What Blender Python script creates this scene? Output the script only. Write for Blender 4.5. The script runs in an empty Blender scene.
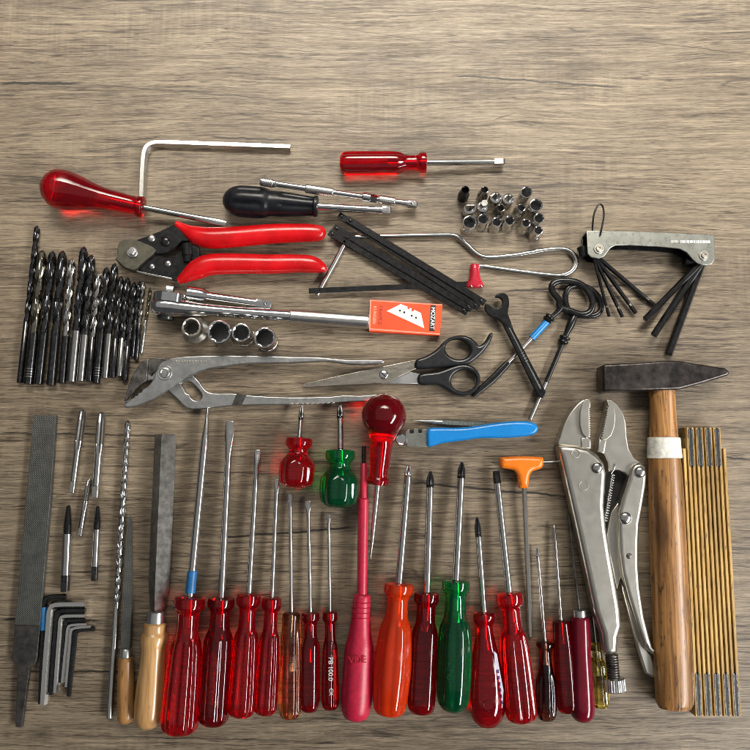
import bpy, bmesh, math, random
from mathutils import Vector, Matrix

random.seed(7)
S = bpy.context.scene
COL = S.collection
U = 0.00088            # metres per drawing unit (one unit is one photo pixel at the picture centre)

# ------------------------------------------------------------------ camera
TILT = math.radians(6.84)
DIST = 750.0           # units along the optical axis down to the table
CAMH = DIST * math.cos(TILT)
cam_d = bpy.data.cameras.new('camera')
cam_d.sensor_width = 36; cam_d.lens = 36
cam_d.clip_start = 0.01; cam_d.clip_end = 50
cam = bpy.data.objects.new('camera', cam_d); COL.objects.link(cam)
cam.location = (0, -DIST * math.sin(TILT) * U, CAMH * U)
cam.rotation_euler = (TILT, 0, 0)
S.camera = cam
CY = -DIST * math.sin(TILT)

# ------------------------------------------------------------------ world and lamps
W = bpy.data.worlds.new('World'); S.world = W; W.use_nodes = True
bg = W.node_tree.nodes['Background']
bg.inputs[0].default_value = (0.95, 0.98, 1.0, 1); bg.inputs[1].default_value = 0.07

def area(name, loc, target, sx, sy, power, color, spread=180):
    d = bpy.data.lights.new(name, 'AREA'); d.shape = 'RECTANGLE'
    d.size = sx; d.size_y = sy; d.energy = power; d.color = color; d.spread = math.radians(spread)
    o = bpy.data.objects.new(name, d); COL.objects.link(o)
    o.location = loc
    o.rotation_euler = (Vector(target) - Vector(loc)).to_track_quat('-Z', 'Y').to_euler()
    return o
area('window_light', (1.35, -0.62, 1.02), (0, -0.02, 0), 1.6, 0.30, 50, (1.0, 0.985, 0.96))
area('ceiling_light', (0.0, 0.60, 1.75), (0.0, 0.60, 0), 3.4, 3.2, 8.8, (1.0, 0.985, 0.955))
area('room_light', (0.08, 1.05, 0.95), (0.03, 0.50, 0), 1.9, 0.7, 10.0, (1.0, 0.93, 0.81), 46)

S.view_settings.view_transform = 'Standard'
S.view_settings.look = 'None'
S.view_settings.exposure = -0.15
S.view_settings.gamma = 1.0
S.render.engine = 'CYCLES'
S.cycles.use_denoising = True
S.cycles.max_bounces = 12
S.cycles.transmission_bounces = 12
S.cycles.glossy_bounces = 5
S.cycles.diffuse_bounces = 2
S.cycles.sample_clamp_indirect = 6
S.cycles.blur_glossy = 0.0
S.cycles.pixel_filter_type = 'BLACKMAN_HARRIS'
S.cycles.filter_width = 0.9

# ------------------------------------------------------------------ picking positions on the table
def V(px, py, z=0.0):
    """a point at height z (units) that the photo shows at pixel (px, py)"""
    x, y, zz = px - 375.0, 375.0 - py, -750.0
    c, s = math.cos(TILT), math.sin(TILT)
    d = Vector((x, y * c - zz * s, y * s + zz * c))
    k = (z - CAMH) / d.z
    return Vector((d.x * k, CY + d.y * k, z))

# ------------------------------------------------------------------ materials
def nodes_of(m):
    m.use_nodes = True
    nt = m.node_tree
    return nt, nt.nodes, nt.links, nt.nodes['Principled BSDF']

def mat(name, col, metal=0.0, rough=0.4, var=0.12, vscale=90.0, bump=0.0, bscale=900.0, stretch=None, coat=0.0,
        col2=None, rvar=0.12, spec=0.5):
    m = bpy.data.materials.new(name)
    nt, N, L, b = nodes_of(m)
    tc = N.new('ShaderNodeTexCoord')
    mp = N.new('ShaderNodeMapping'); L.new(tc.outputs['Object'], mp.inputs['Vector'])
    if stretch: mp.inputs['Scale'].default_value = stretch
    n1 = N.new('ShaderNodeTexNoise'); n1.inputs['Scale'].default_value = vscale; n1.inputs['Detail'].default_value = 6
    n1.inputs['Roughness'].default_value = 0.65
    L.new(mp.outputs[0], n1.inputs['Vector'])
    mx = N.new('ShaderNodeMix'); mx.data_type = 'RGBA'
    c2 = col2 if col2 else tuple(max(0, c * (1 - 2.2 * var)) for c in col)
    c1 = col if col2 else tuple(min(1, c * (1 + var)) for c in col)
    mx.inputs['A'].default_value = (*c2, 1); mx.inputs['B'].default_value = (*c1, 1)
    cr = N.new('ShaderNodeMapRange'); cr.inputs[1].default_value = 0.35; cr.inputs[2].default_value = 0.65
    L.new(n1.outputs[0], cr.inputs[0]); L.new(cr.outputs[0], mx.inputs['Factor'])
    L.new(mx.outputs['Result'], b.inputs['Base Color'])
    b.inputs['Metallic'].default_value = metal
    b.inputs['Specular IOR Level'].default_value = spec
    r = N.new('ShaderNodeMapRange'); r.inputs[3].default_value = max(0.03, rough - rvar); r.inputs[4].default_value = rough + rvar
    n2 = N.new('ShaderNodeTexNoise'); n2.inputs['Scale'].default_value = vscale * 2.7; n2.inputs['Detail'].default_value = 4
    L.new(mp.outputs[0], n2.inputs['Vector']); L.new(n2.outputs[0], r.inputs[0]); L.new(r.outputs[0], b.inputs['Roughness'])
    b.inputs['Coat Weight'].default_value = coat; b.inputs['Coat Roughness'].default_value = 0.12
    if bump:
        n3 = N.new('ShaderNodeTexNoise'); n3.inputs['Scale'].default_value = bscale; n3.inputs['Detail'].default_value = 5
        L.new(mp.outputs[0], n3.inputs['Vector'])
        bp = N.new('ShaderNodeBump'); bp.inputs['Strength'].default_value = bump; bp.inputs['Distance'].default_value = 0.0004
        L.new(n3.outputs[0], bp.inputs['Height']); L.new(bp.outputs[0], b.inputs['Normal'])
    return m

def knurl_mat(name, col, metal, rough, pitch=0.0011, depth=0.00035, ang=0.8):
    m = mat(name, col, metal, rough)
    nt, N, L, b = nodes_of(m)
    tc = N.new('ShaderNodeTexCoord')
    hs = []
    for s in (-1, 1):
        mp = N.new('ShaderNodeMapping'); mp.inputs['Rotation'].default_value = (0, 0, s * ang)
        L.new(tc.outputs['Object'], mp.inputs['Vector'])
        w = N.new('ShaderNodeTexWave'); w.inputs['Scale'].default_value = 0.314 / pitch / 1.0
        L.new(mp.outputs[0], w.inputs['Vector']); hs.append(w)
    mu = N.new('ShaderNodeMath'); mu.operation = 'MULTIPLY'
    L.new(hs[0].outputs['Fac'], mu.inputs[0]); L.new(hs[1].outputs['Fac'], mu.inputs[1])
    bp = N.new('ShaderNodeBump'); bp.inputs['Strength'].default_value = 0.9; bp.inputs['Distance'].default_value = depth
    L.new(mu.outputs[0], bp.inputs['Height']); L.new(bp.outputs[0], b.inputs['Normal'])
    return m

def clear(name, trans, density, rough=0.05, surf=(1, 1, 1), bump=0.0, tw=1.0):
    """clear coloured plastic: light loses colour along its way through the handle"""
    m = bpy.data.materials.new(name)
    nt, N, L, b = nodes_of(m)
    b.inputs['Base Color'].default_value = (*surf, 1)
    b.inputs['Transmission Weight'].default_value = tw
    b.inputs['IOR'].default_value = 1.47
    tc = N.new('ShaderNodeTexCoord')
    n2 = N.new('ShaderNodeTexNoise'); n2.inputs['Scale'].default_value = 80; n2.inputs['Detail'].default_value = 9
    L.new(tc.outputs['Object'], n2.inputs['Vector'])
    r = N.new('ShaderNodeMapRange'); r.inputs[1].default_value = 0.52; r.inputs[2].default_value = 0.68
    r.inputs[3].default_value = rough; r.inputs[4].default_value = rough + 0.22
    L.new(n2.outputs[0], r.inputs[0]); L.new(r.outputs[0], b.inputs['Roughness'])
    n3 = N.new('ShaderNodeTexNoise'); n3.inputs['Scale'].default_value = 420; n3.inputs['Detail'].default_value = 3
    L.new(tc.outputs['Object'], n3.inputs['Vector'])
    bp = N.new('ShaderNodeBump'); bp.inputs['Strength'].default_value = 0.10 + bump; bp.inputs['Distance'].default_value = 0.0003
    L.new(n3.outputs[0], bp.inputs['Height']); L.new(bp.outputs[0], b.inputs['Normal'])
    va = N.new('ShaderNodeVolumeAbsorption')
    va.inputs['Color'].default_value = (*trans, 1); va.inputs['Density'].default_value = density
    L.new(va.outputs[0], N['Material Output'].inputs['Volume'])
    return m

M = {}
M['chrome'] = mat('polished_chrome', (0.72, 0.72, 0.72), 1, 0.13, 0.05, 120, rvar=0.07)
M['shaft'] = mat('nickel_plated_shaft', (0.54, 0.53, 0.51), 1, 0.2, 0.04, 90, rvar=0.06)
M['bright_key'] = mat('bright_key_steel', (0.68, 0.67, 0.64), 1, 0.26, 0.02, 60, rvar=0.03)
M['satin'] = mat('satin_nickel_casting', (0.55, 0.525, 0.47), 1, 0.32, 0.03, 60, bump=0.10, bscale=1800, rvar=0.05)
M['forged'] = mat('worn_forged_steel', (0.52, 0.52, 0.51), 0.95, 0.30, 0.10, 80, bump=0.12, bscale=700)
M['jaw'] = mat('scuffed_dark_steel', (0.16, 0.15, 0.14), 0.9, 0.38, 0.3, 160, bump=0.25, bscale=500)
M['black_steel'] = mat('black_oxide_steel', (0.016, 0.016, 0.017), 0.3, 0.2, 0.25, 200, bump=0.02, rvar=0.08)
M['drill_black'] = mat('black_drill_steel', (0.085, 0.085, 0.088), 0.95, 0.2, 0.25, 300, rvar=0.08)
M['drill_grey'] = mat('grey_drill_steel', (0.46, 0.45, 0.43), 1, 0.22, 0.07, 200, rvar=0.04)
M['drill_gold'] = mat('straw_tinted_drill_steel', (0.22, 0.205, 0.165), 1, 0.22, 0.2, 300)
M['drill_bright'] = mat('bright_drill_steel', (0.55, 0.55, 0.54), 1, 0.2, 0.15, 300)
M['file'] = knurl_mat('file_cut_steel', (0.105, 0.107, 0.10), 0.55, 0.46, 0.0013, 0.0002)
M['file_bare'] = mat('bare_file_steel', (0.075, 0.07, 0.065), 0.6, 0.42, 0.25, 120, bump=0.2)
M['file_grey'] = mat('grey_file_steel', (0.17, 0.165, 0.155), 0.6, 0.45, 0.22, 160, bump=0.35, bscale=2500)
M['grip_chrome'] = mat('grip_chrome', (0.68, 0.67, 0.65), 1, 0.24, 0.05, 80, rvar=0.05)
M['knurl'] = knurl_mat('knurled_chrome', (0.66, 0.65, 0.62), 1, 0.26, 0.00145, 0.00025)
M['knurl_dark'] = knurl_mat('knurled_grey_steel', (0.22, 0.24, 0.22), 0.8, 0.36, 0.0011, 0.0003)
M['red_dip'] = mat('red_dipped_vinyl', (0.52, 0.004, 0.007), 0, 0.24, 0.13, 38, bump=0.14, bscale=300, coat=0.0, rvar=.14)
M['red_cap'] = mat('red_plastic', (0.42, 0.012, 0.03), 0, 0.3, 0.08)
M['pink'] = mat('pink_red_vinyl', (0.46, 0.012, 0.045), 0, 0.36, 0.10, 300, bump=0.25, bscale=1800)
M['wine'] = mat('wine_red_lacquer', (0.13, 0.002, 0.012), 0, 0.16, 0.1, 60)
M['black_plastic'] = mat('black_plastic', (0.012, 0.013, 0.015), 0, 0.3, 0.15, 100, bump=0.1)
M['black_rubber'] = mat('black_rubber', (0.009, 0.010, 0.013), 0, 0.30, 0.2, 100, bump=0.08, spec=0.3)
M['blue'] = mat('bright_blue_plastic', (0.004, 0.20, 0.56), 0, 0.3, 0.05, 60, coat=0.2)
M['blue_sleeve'] = mat('blue_sleeve_plastic', (0.015, 0.13, 0.33), 0, 0.4, 0.1, 200)
M['orange'] = mat('orange_plastic', (0.80, 0.19, 0.008), 0, 0.3, 0.05, 60, coat=0.2)
M['box_red'] = mat('orange_red_card', (0.85, 0.075, 0.015), 0, 0.4, 0.06, 60, bump=0.08)
M['card_edge'] = mat('worn_card_edge', (0.75, 0.28, 0.2), 0, 0.6, 0.1)
M['print_black'] = mat('black_ink', (0.012, 0.012, 0.012), 0, 0.5)
M['print_dark'] = mat('dark_red_ink', (0.16, 0.01, 0.01), 0, 0.5)
M['print_white'] = mat('white_ink', (0.80, 0.79, 0.76), 0, 0.5)
M['print_pale'] = mat('pale_pink_ink', (0.85, 0.42, 0.3), 0, 0.5)
M['print_violet'] = mat('violet_ink', (0.09, 0.03, 0.16), 0, 0.5)
M['label_white'] = mat('lilac_white_label', (0.66, 0.62, 0.72), 0, 0.4)
M['tape'] = mat('white_cloth_tape', (0.74, 0.73, 0.66), 0, 0.6, 0.14, 260, bump=0.25)
M['inside'] = mat('recess_shade_black', (0.02, 0.02, 0.02), 0.3, 0.5)  # near-black colour standing for the shade in bores, slots, notches and gaps
M['hinge'] = mat('rule_hinge_steel', (0.62, 0.61, 0.58), 1, 0.2, 0.2, 300)
M['brass'] = mat('dull_brass', (0.40, 0.30, 0.12), 0.7, 0.4, 0.2)
M['hammer'] = mat('dark_forged_hammer_steel', (0.085, 0.074, 0.070), 0.8, 0.32, 0.3, 70, bump=0.3, bscale=260)
M['plate_grey'] = mat('grey_green_metal_plate', (0.33, 0.34, 0.31), 0.85, 0.30, 0.07, 90, bump=0.08, bscale=1500)
M['cutter_blade'] = mat('bronze_grey_blade_steel', (0.10, 0.094, 0.072), 0.75, 0.42, 0.15, 150, bump=0.1)
M['scissor'] = mat('scissor_blade_steel', (0.46, 0.42, 0.36), 1, 0.3, 0.08, 60, stretch=(1, 5, 1), bump=0.08)
M['scissor_bright'] = mat('bright_scissor_steel', (0.60, 0.60, 0.60), 1, 0.3, 0.06, 60)

def wood_mat(name, c_lo, c_hi, c_dark, axis_scale=(900, 60, 400), rough=0.3, coat=0.5, spots=0.5):
    m = bpy.data.materials.new(name)
    nt, N, L, b = nodes_of(m)
    tc = N.new('ShaderNodeTexCoord')
    mp = N.new('ShaderNodeMapping'); mp.inputs['Scale'].default_value = axis_scale
    L.new(tc.outputs['Object'], mp.inputs['Vector'])
    n1 = N.new('ShaderNodeTexNoise'); n1.inputs['Scale'].default_value = 0.5; n1.inputs['Detail'].default_value = 8
    n1.inputs['Distortion'].default_value = 0.6
    L.new(mp.outputs[0], n1.inputs['Vector'])
    cr = N.new('ShaderNodeValToRGB')
    cr.color_ramp.elements[0].position = 0.3; cr.color_ramp.elements[0].color = (*c_lo, 1)
    cr.color_ramp.elements[1].position = 0.68; cr.color_ramp.elements[1].color = (*c_hi, 1)
    L.new(n1.outputs[0], cr.inputs[0])
    n2 = N.new('ShaderNodeTexNoise'); n2.inputs['Scale'].default_value = 330; n2.inputs['Detail'].default_value = 4
    mp2 = N.new('ShaderNodeMapping'); mp2.inputs['Scale'].default_value = (2.0, 0.32, 1)
    L.new(tc.outputs['Object'], mp2.inputs['Vector']); L.new(mp2.outputs[0], n2.inputs['Vector'])
    mr = N.new('ShaderNodeMapRange'); mr.inputs[1].default_value = 0.60; mr.inputs[2].default_value = 0.68
    mr.inputs[4].default_value = spots
    L.new(n2.outputs[0], mr.inputs[0])
    mx = N.new('ShaderNodeMix'); mx.data_type = 'RGBA'; mx.inputs['B'].default_value = (*c_dark, 1)
    L.new(mr.outputs[0], mx.inputs['Factor']); L.new(cr.outputs[0], mx.inputs['A'])
    n4 = N.new('ShaderNodeTexNoise'); n4.inputs['Scale'].default_value = 40; n4.inputs['Detail'].default_value = 6
    L.new(mp2.outputs[0], n4.inputs['Vector'])
    mr4 = N.new('ShaderNodeMapRange'); mr4.inputs[1].default_value = 0.48; mr4.inputs[2].default_value = 0.68; mr4.inputs[4].default_value = spots
    L.new(n4.outputs[0], mr4.inputs[0])
    mx2 = N.new('ShaderNodeMix'); mx2.data_type = 'RGBA'; mx2.inputs['B'].default_value = (*[c * 0.45 for c in c_lo], 1)
    L.new(mr4.outputs[0], mx2.inputs['Factor']); L.new(mx.outputs['Result'], mx2.inputs['A'])
    L.new(mx2.outputs['Result'], b.inputs['Base Color'])
    b.inputs['Roughness'].default_value = rough
    b.inputs['Coat Weight'].default_value = coat; b.inputs['Coat Roughness'].default_value = 0.15
    bp = N.new('ShaderNodeBump'); bp.inputs['Strength'].default_value = 0.25; bp.inputs['Distance'].default_value = 0.0004
    L.new(n1.outputs[0], bp.inputs['Height']); L.new(bp.outputs[0], b.inputs['Normal'])
    return m
M['handle_pale'] = wood_mat('varnished_beech', (0.42, 0.22, 0.08), (0.60, 0.36, 0.15), (0.16, 0.07, 0.02), rough=0.28, spots=0.25)
M['handle_brown'] = wood_mat('worn_brown_handle_wood', (0.33, 0.15, 0.045), (0.48, 0.25, 0.085), (0.08, 0.04, 0.015), rough=0.4, coat=0.25, spots=0.7)
M['hammer_wood'] = wood_mat('worn_hammer_ash', (0.13, 0.052, 0.013), (0.48, 0.235, 0.070), (0.045, 0.022, 0.010), axis_scale=(900, 30, 300), rough=0.42, coat=0.15, spots=0.85)
M['rule_wood'] = wood_mat('yellow_rule_wood', (0.36, 0.20, 0.05), (0.62, 0.41, 0.13), (0.07, 0.04, 0.015), rough=0.45, coat=0.1, spots=0.65)

M['clear_red'] = clear('clear_red_acetate', (0.99, 0.01, 0.03), 190, surf=(0.92, 0.012, 0.03), tw=0.93)
M['clear_dark'] = clear('clear_dark_red_acetate', (0.95, 0.0, 0.06), 230, surf=(0.70, 0.004, 0.025), tw=0.96)
M['clear_ruby'] = clear('clear_ruby_acetate', (0.975, 0.01, 0.05), 210, surf=(0.80, 0.008, 0.03), tw=0.92)
M['clear_neon'] = clear('clear_orange_red_acetate', (0.999, 0.33, 0.02), 90, rough=0.1, surf=(1.0, 0.07, 0.006), tw=0.68)
M['clear_amber'] = clear('clear_amber_acetate', (0.96, 0.52, 0.08), 110, rough=0.12)
M['clear_green'] = clear('clear_green_acetate', (0.0, 0.80, 0.33), 170, surf=(0.0, 0.6, 0.22), tw=0.95)
M['clear_brown'] = clear('clear_brown_acetate', (0.62, 0.20, 0.05), 200)
M['clear_yellow'] = clear('clear_yellow_acetate', (0.98, 0.90, 0.0), 110)

# --- the table board
def table_mat():
    m = bpy.data.materials.new('grey_oak_board')
    nt, N, L, b = nodes_of(m)
    def math_(op, a, bb=None, c=None, clamp=False):
        n = N.new('ShaderNodeMath'); n.operation = op; n.use_clamp = clamp
        for i, v in enumerate((a, bb, c)):
            if v is None: continue
            if isinstance(v, (int, float)): n.inputs[i].default_value = v
            else: L.new(v, n.inputs[i])
        return n.outputs[0]
    tc = N.new('ShaderNodeTexCoord')
    mp = N.new('ShaderNodeMapping'); mp.inputs['Scale'].default_value = (1 / U, 1 / U, 1 / U)
    L.new(tc.outputs['Object'], mp.inputs['Vector'])
    sep = N.new('ShaderNodeSeparateXYZ'); L.new(mp.outputs[0], sep.inputs[0])
    X, Y = sep.outputs[0], sep.outputs[1]
    def noise(sx, sy, detail=5, rough=0.55, off=0.0, yy=None, dist=0.0):
        c = N.new('ShaderNodeCombineXYZ')
        L.new(math_('MULTIPLY_ADD', X, sx, off), c.inputs[0])
        L.new(math_('MULTIPLY_ADD', yy if yy is not None else Y, sy, off * 1.7), c.inputs[1])
        c.inputs[2].default_value = off * 0.37
        n = N.new('ShaderNodeTexNoise'); n.inputs['Scale'].default_value = 1.0
        n.inputs['Detail'].default_value = detail; n.inputs['Roughness'].default_value = rough
        n.inputs['Distortion'].default_value = dist
        L.new(c.outputs[0], n.inputs['Vector'])
        return n.outputs[0]
    def rng(v, a, bb, c=0.0, d=1.0, smooth=False):
        n = N.new('ShaderNodeMapRange')
        if smooth: n.interpolation_type = 'SMOOTHSTEP'
        n.inputs[1].default_value = a; n.inputs[2].default_value = bb; n.inputs[3].default_value = c; n.inputs[4].default_value = d
        L.new(v, n.inputs[0]); return n.outputs[0]
    # the grain runs along x and bends a little
    wob = noise(0.0045, 0.012, 3, 0.5, 3.1)
    wob2 = noise(0.02, 0.03, 2, 0.5, 9.3)
    Yw = math_('ADD', Y, math_('ADD', math_('MULTIPLY', wob, 20.0), math_('MULTIPLY', wob2, 2.5)))
    broad = noise(0.0032, 0.016, 4, 0.55, 1.3, Yw)
    streak = noise(0.0045, 0.11, 5, 0.6, 5.7, Yw)
    fine = noise(0.016, 0.42, 6, 0.72, 12.1, Yw)
    micro = noise(0.07, 0.95, 3, 0.75, 2.9, Yw)
    patch = noise(0.012, 0.020, 4, 0.6, 21.0)
    cross = noise(0.22, 0.012, 3, 0.6, 14.0)
    crossm = rng(noise(0.006, 0.012, 2, 0.5, 33.0), 0.5, 0.68)
    v = math_('MULTIPLY_ADD', broad, 0.34, 0.04)
    v = math_('MULTIPLY_ADD', streak, 0.34, v)
    v = math_('MULTIPLY_ADD', fine, 0.72, math_('ADD', v, 0.14))
    v = math_('MULTIPLY_ADD', micro, 0.62, math_('ADD', v, 0.065))
    v = math_('MULTIPLY_ADD', patch, 0.27, math_('ADD', v, 0.08))
    v = math_('MULTIPLY_ADD', math_('MULTIPLY', math_('SUBTRACT', cross, 0.5), crossm), 0.26, v)
    # thin growth lines
    fig = math_('ABSOLUTE', math_('SUBTRACT', noise(0.0040, 0.085, 4, 0.6, 91.0, Yw), 0.5))
    v = math_('MULTIPLY_ADD', math_('MULTIPLY', rng(fig, 0.0, 0.014, -1.0, 0.0), rng(noise(0.014, 0.05, 3, 0.6, 97.0), 0.42, 0.6)), 0.30, v)
    fib = noise(0.013, 0.55, 3, 0.65, 111.0, Yw)
    calm = rng(noise(0.0055, 0.022, 3, 0.55, 141.0, Yw), 0.40, 0.60, 0.25, 1.0)
    v = math_('MULTIPLY_ADD', math_('MULTIPLY', calm, rng(fib, 0.60, 0.65, 0.0, -1.0)), 0.34, v)
    fib2 = noise(0.030, 0.85, 2, 0.6, 121.0, Yw)
    v = math_('MULTIPLY_ADD', math_('MULTIPLY', calm, rng(fib2, 0.57, 0.65, 0.0, -1.0)), 0.22, v)
    fib3 = noise(0.012, 0.45, 3, 0.6, 131.0, Yw)
    v = math_('MULTIPLY_ADD', rng(fib3, 0.57, 0.66), 0.13, v)
    v = math_('MULTIPLY', v, 1.0 / 2.94)
    ramp = N.new('ShaderNodeValToRGB'); e = ramp.color_ramp.elements
    e[0].position = 0.375; e[0].color = (0.030, 0.020, 0.012, 1)
    e[1].position = 0.585; e[1].color = (0.305, 0.243, 0.163, 1)
    for p, c in ((0.425, (0.066, 0.048, 0.031, 1)), (0.47, (0.120, 0.090, 0.059, 1)), (0.515, (0.190, 0.148, 0.100, 1))):
        x = e.new(p); x.color = c
    L.new(v, ramp.inputs[0])
    # dark pores: short dashes along the grain
    pore = rng(noise(0.055, 0.95, 2, 0.6, 41.0, Yw), 0.61, 0.68)
    porem = rng(noise(0.008, 0.05, 3, 0.6, 51.0, Yw), 0.42, 0.62)
    dark = math_('MULTIPLY', math_('MULTIPLY', pore, porem), 0.5)
    # long hair cracks that follow the grain
    ridge = math_('ABSOLUTE', math_('SUBTRACT', noise(0.0030, 0.045, 2, 0.5, 61.0, Yw), 0.5))
    hair = math_('MULTIPLY', rng(ridge, 0.0, 0.010, 1.0, 0.0), rng(noise(0.010, 0.03, 3, 0.6, 71.0), 0.52, 0.62))
    dark = math_('MAXIMUM', dark, math_('MULTIPLY', hair, 0.75))
    # the splits one can see in the board: x0,y0,x1,y1,half width,strength
    splits = [(-5, 83, 88, 83.5, 1.1, 1.0), (88, 84, 300, 101, 0.5, .6), (450, 75, 628, 88, .75, .85), (489, 121, 520, 112, .5, .7),
              (205, 137, 298, 140, .7, .8), (618, 38, 760, 56, .5, .55), (500, 291, 668, 283, .75, .85), (-5, 433, 172, 436, .6, .7),
              (170, 471, 290, 474, .5, .6), (215, 538, 364, 527, .8, .9), (405, 482, 572, 497, .8, .9), (-5, 619, 112, 621, .9, .9),
              (18, 671, 140, 672, .7, .85), (-5, 471, 40, 472, .5, .5), (143, 536, 175, 537, .5, .6), (716, 456, 760, 461, .8, .9),
              (735, 664, 760, 665, .8, .9), (735, 566, 760, 568, .6, .7), (300, 566, 345, 564, .4, .5), (440, 552, 560, 556, .45, .5),
              (120, 122, 290, 112, .45, .4), (0, 300, 20, 301, .6, .6), (640, 350, 760, 345, .4, .4), (380, 404, 560, 409, .4, .4),
              (290, 20, 470, 48, .4, .45), (560, 140, 700, 134, .4, .4), (60, 735, 330, 742, .45, .5), (420, 738, 620, 744, .45, .5)]
    jit = math_('MULTIPLY', math_('SUBTRACT', noise(0.06, 0.02, 3, 0.6, 81.0), 0.5), 4.5)
    crack = None
    for x0, y0, x1, y1, hw, st in splits:
        a, c = V(x0, y0), V(x1, y1)
        sl = (c.y - a.y) / (c.x - a.x)
        ln = math_('MULTIPLY_ADD', X, sl, a.y - sl * a.x)
        d = math_('ABSOLUTE', math_('SUBTRACT', math_('ADD', Y, jit), ln))
        k = rng(d, hw * 0.8, hw * 1.8, min(1.0, st * 1.1), 0.0)
        k = math_('MULTIPLY', k, rng(X, a.x, a.x + 12))
        k = math_('MULTIPLY', k, rng(X, c.x - 18, c.x, 1.0, 0.0))
        crack = k if crack is None else math_('MAXIMUM', crack, k)
    dark = math_('MAXIMUM', dark, crack)
    # knots
    for kx, ky, kr in ((508, 34, 6), (259, 6, 8), (577, 206, 4), (40, 735, 10)):
        p = V(kx, ky)
        dx = math_('MULTIPLY', math_('SUBTRACT', X, p.x), 0.55); dy = math_('SUBTRACT', Y, p.y)
        rr = math_('SQRT', math_('ADD', math_('MULTIPLY', dx, dx), math_('MULTIPLY', dy, dy)))
        rr = math_('ADD', rr, math_('MULTIPLY', fine, kr * 1.1))
        dark = math_('MAXIMUM', dark, rng(rr, kr * 0.6, kr * 1.5, 0.6, 0.0))
    mx = N.new('ShaderNodeMix'); mx.data_type = 'RGBA'; mx.inputs['B'].default_value = (0.013, 0.009, 0.006, 1)
    L.new(dark, mx.inputs['Factor']); L.new(ramp.outputs[0], mx.inputs['A'])
    L.new(mx.outputs['Result'], b.inputs['Base Color'])
    L.new(rng(fine, 0.3, 0.7, 0.58, 0.42), b.inputs['Roughness'])
    b.inputs['Specular IOR Level'].default_value = 0.5
    h = math_('MULTIPLY_ADD', fine, 0.6, math_('MULTIPLY', micro, 0.5))
    bp = N.new('ShaderNodeBump'); bp.inputs['Strength'].default_value = 0.55; bp.inputs['Distance'].default_value = 0.0005
    L.new(h, bp.inputs['Height']); L.new(bp.outputs[0], b.inputs['Normal'])
    return m
M['table'] = table_mat()

# ------------------------------------------------------------------ object helpers
ORG = {}
def tag(o, label, cat, group=None):
    o['label'] = label; o['category'] = cat
    if group: o['group'] = group

def thing(name, label, cat, px, py, group=None):
    o = bpy.data.objects.new(name, None); COL.objects.link(o)
    o.empty_display_size = 0.01
    p = V(px, py, 0); o.location = p * U
    ORG[o.name] = p.copy()
    tag(o, label, cat, group)
    return o

def finish(name, me, material, parent, sharp=35):
    me.materials.clear(); me.materials.append(material)
    me.shade_smooth()
    if sharp is not None: me.set_sharp_from_angle(angle=math.radians(sharp))
    o = bpy.data.objects.new(name, me); COL.objects.link(o)
    return o

def link_mesh(name, verts, faces, material, parent=None, sharp=35, base=None):
    """verts in world units; a child keeps its thing's origin"""
    root = parent
    while root is not None and root.parent: root = root.parent
    org = ORG[root.name] if root else (base if base is not None else Vector((verts[0][0], verts[0][1], 0)))
    me = bpy.data.meshes.new(name)
    me.from_pydata([((v[0] - org.x) * U, (v[1] - org.y) * U, (v[2] - org.z) * U) for v in verts], [], faces)
    bm = bmesh.new(); bm.from_mesh(me); bmesh.ops.recalc_face_normals(bm, faces=bm.faces[:]); bm.to_mesh(me); bm.free()
    me.update()
    o = finish(name, me, material, parent, sharp)
    if parent is not None: o.parent = parent
    else:
        o.location = org * U; ORG[o.name] = org.copy()
    return o

def cr(p, k, closed=False):
    """Catmull-Rom through a list of tuples"""
    n = len(p); out = []
    segs = n if closed else n - 1
    for i in range(segs):
        if closed: a, b, c, d = p[(i - 1) % n], p[i], p[(i + 1) % n], p[(i + 2) % n]
        else: a, b, c, d = p[max(i - 1, 0)], p[i], p[i + 1], p[min(i + 2, n - 1)]
        for j in range(k):
            t = j / k
            out.append(tuple(0.5 * ((2 * b[q]) + (-a[q] + c[q]) * t + (2 * a[q] - 5 * b[q] + 4 * c[q] - d[q]) * t * t
                                    + (-a[q] + 3 * b[q] - 3 * c[q] + d[q]) * t ** 3) for q in range(len(b))))
    if not closed: out.append(tuple(p[-1]))
    return out

# cross sections: radius factor at angle th
def s_round(th): return 1.0
def s_poly(n, ph=0.0):
    def f(th):
        a = (th + ph) % (2 * math.pi / n) - math.pi / n
        return math.cos(math.pi / n) / math.cos(a) / math.cos(math.pi / n) ** 0.5
    return f
def s_flute(n, d, ph=0.0, p=2.6): return lambda th: 1 - d * (0.5 + 0.5 * math.cos(n * th + ph)) ** p
def s_facet(n, d, ph=0.0):
    def f(th):
        a = (th + ph) % (2 * math.pi / n) - math.pi / n
        return 1 - d * (1 - abs(a) / (math.pi / n)) ** 0.8
    return f
def s_cross(th): return 0.42 + 0.58 * abs(math.cos(2 * th)) ** 1.4
def s_drill(th):
    c = math.cos(2 * th)
    if c < -0.3: return 0.94
    return 1.0 if c < 0.0 else 1.0 - 0.40 * min(1, c / 0.35) ** 0.6

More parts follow.
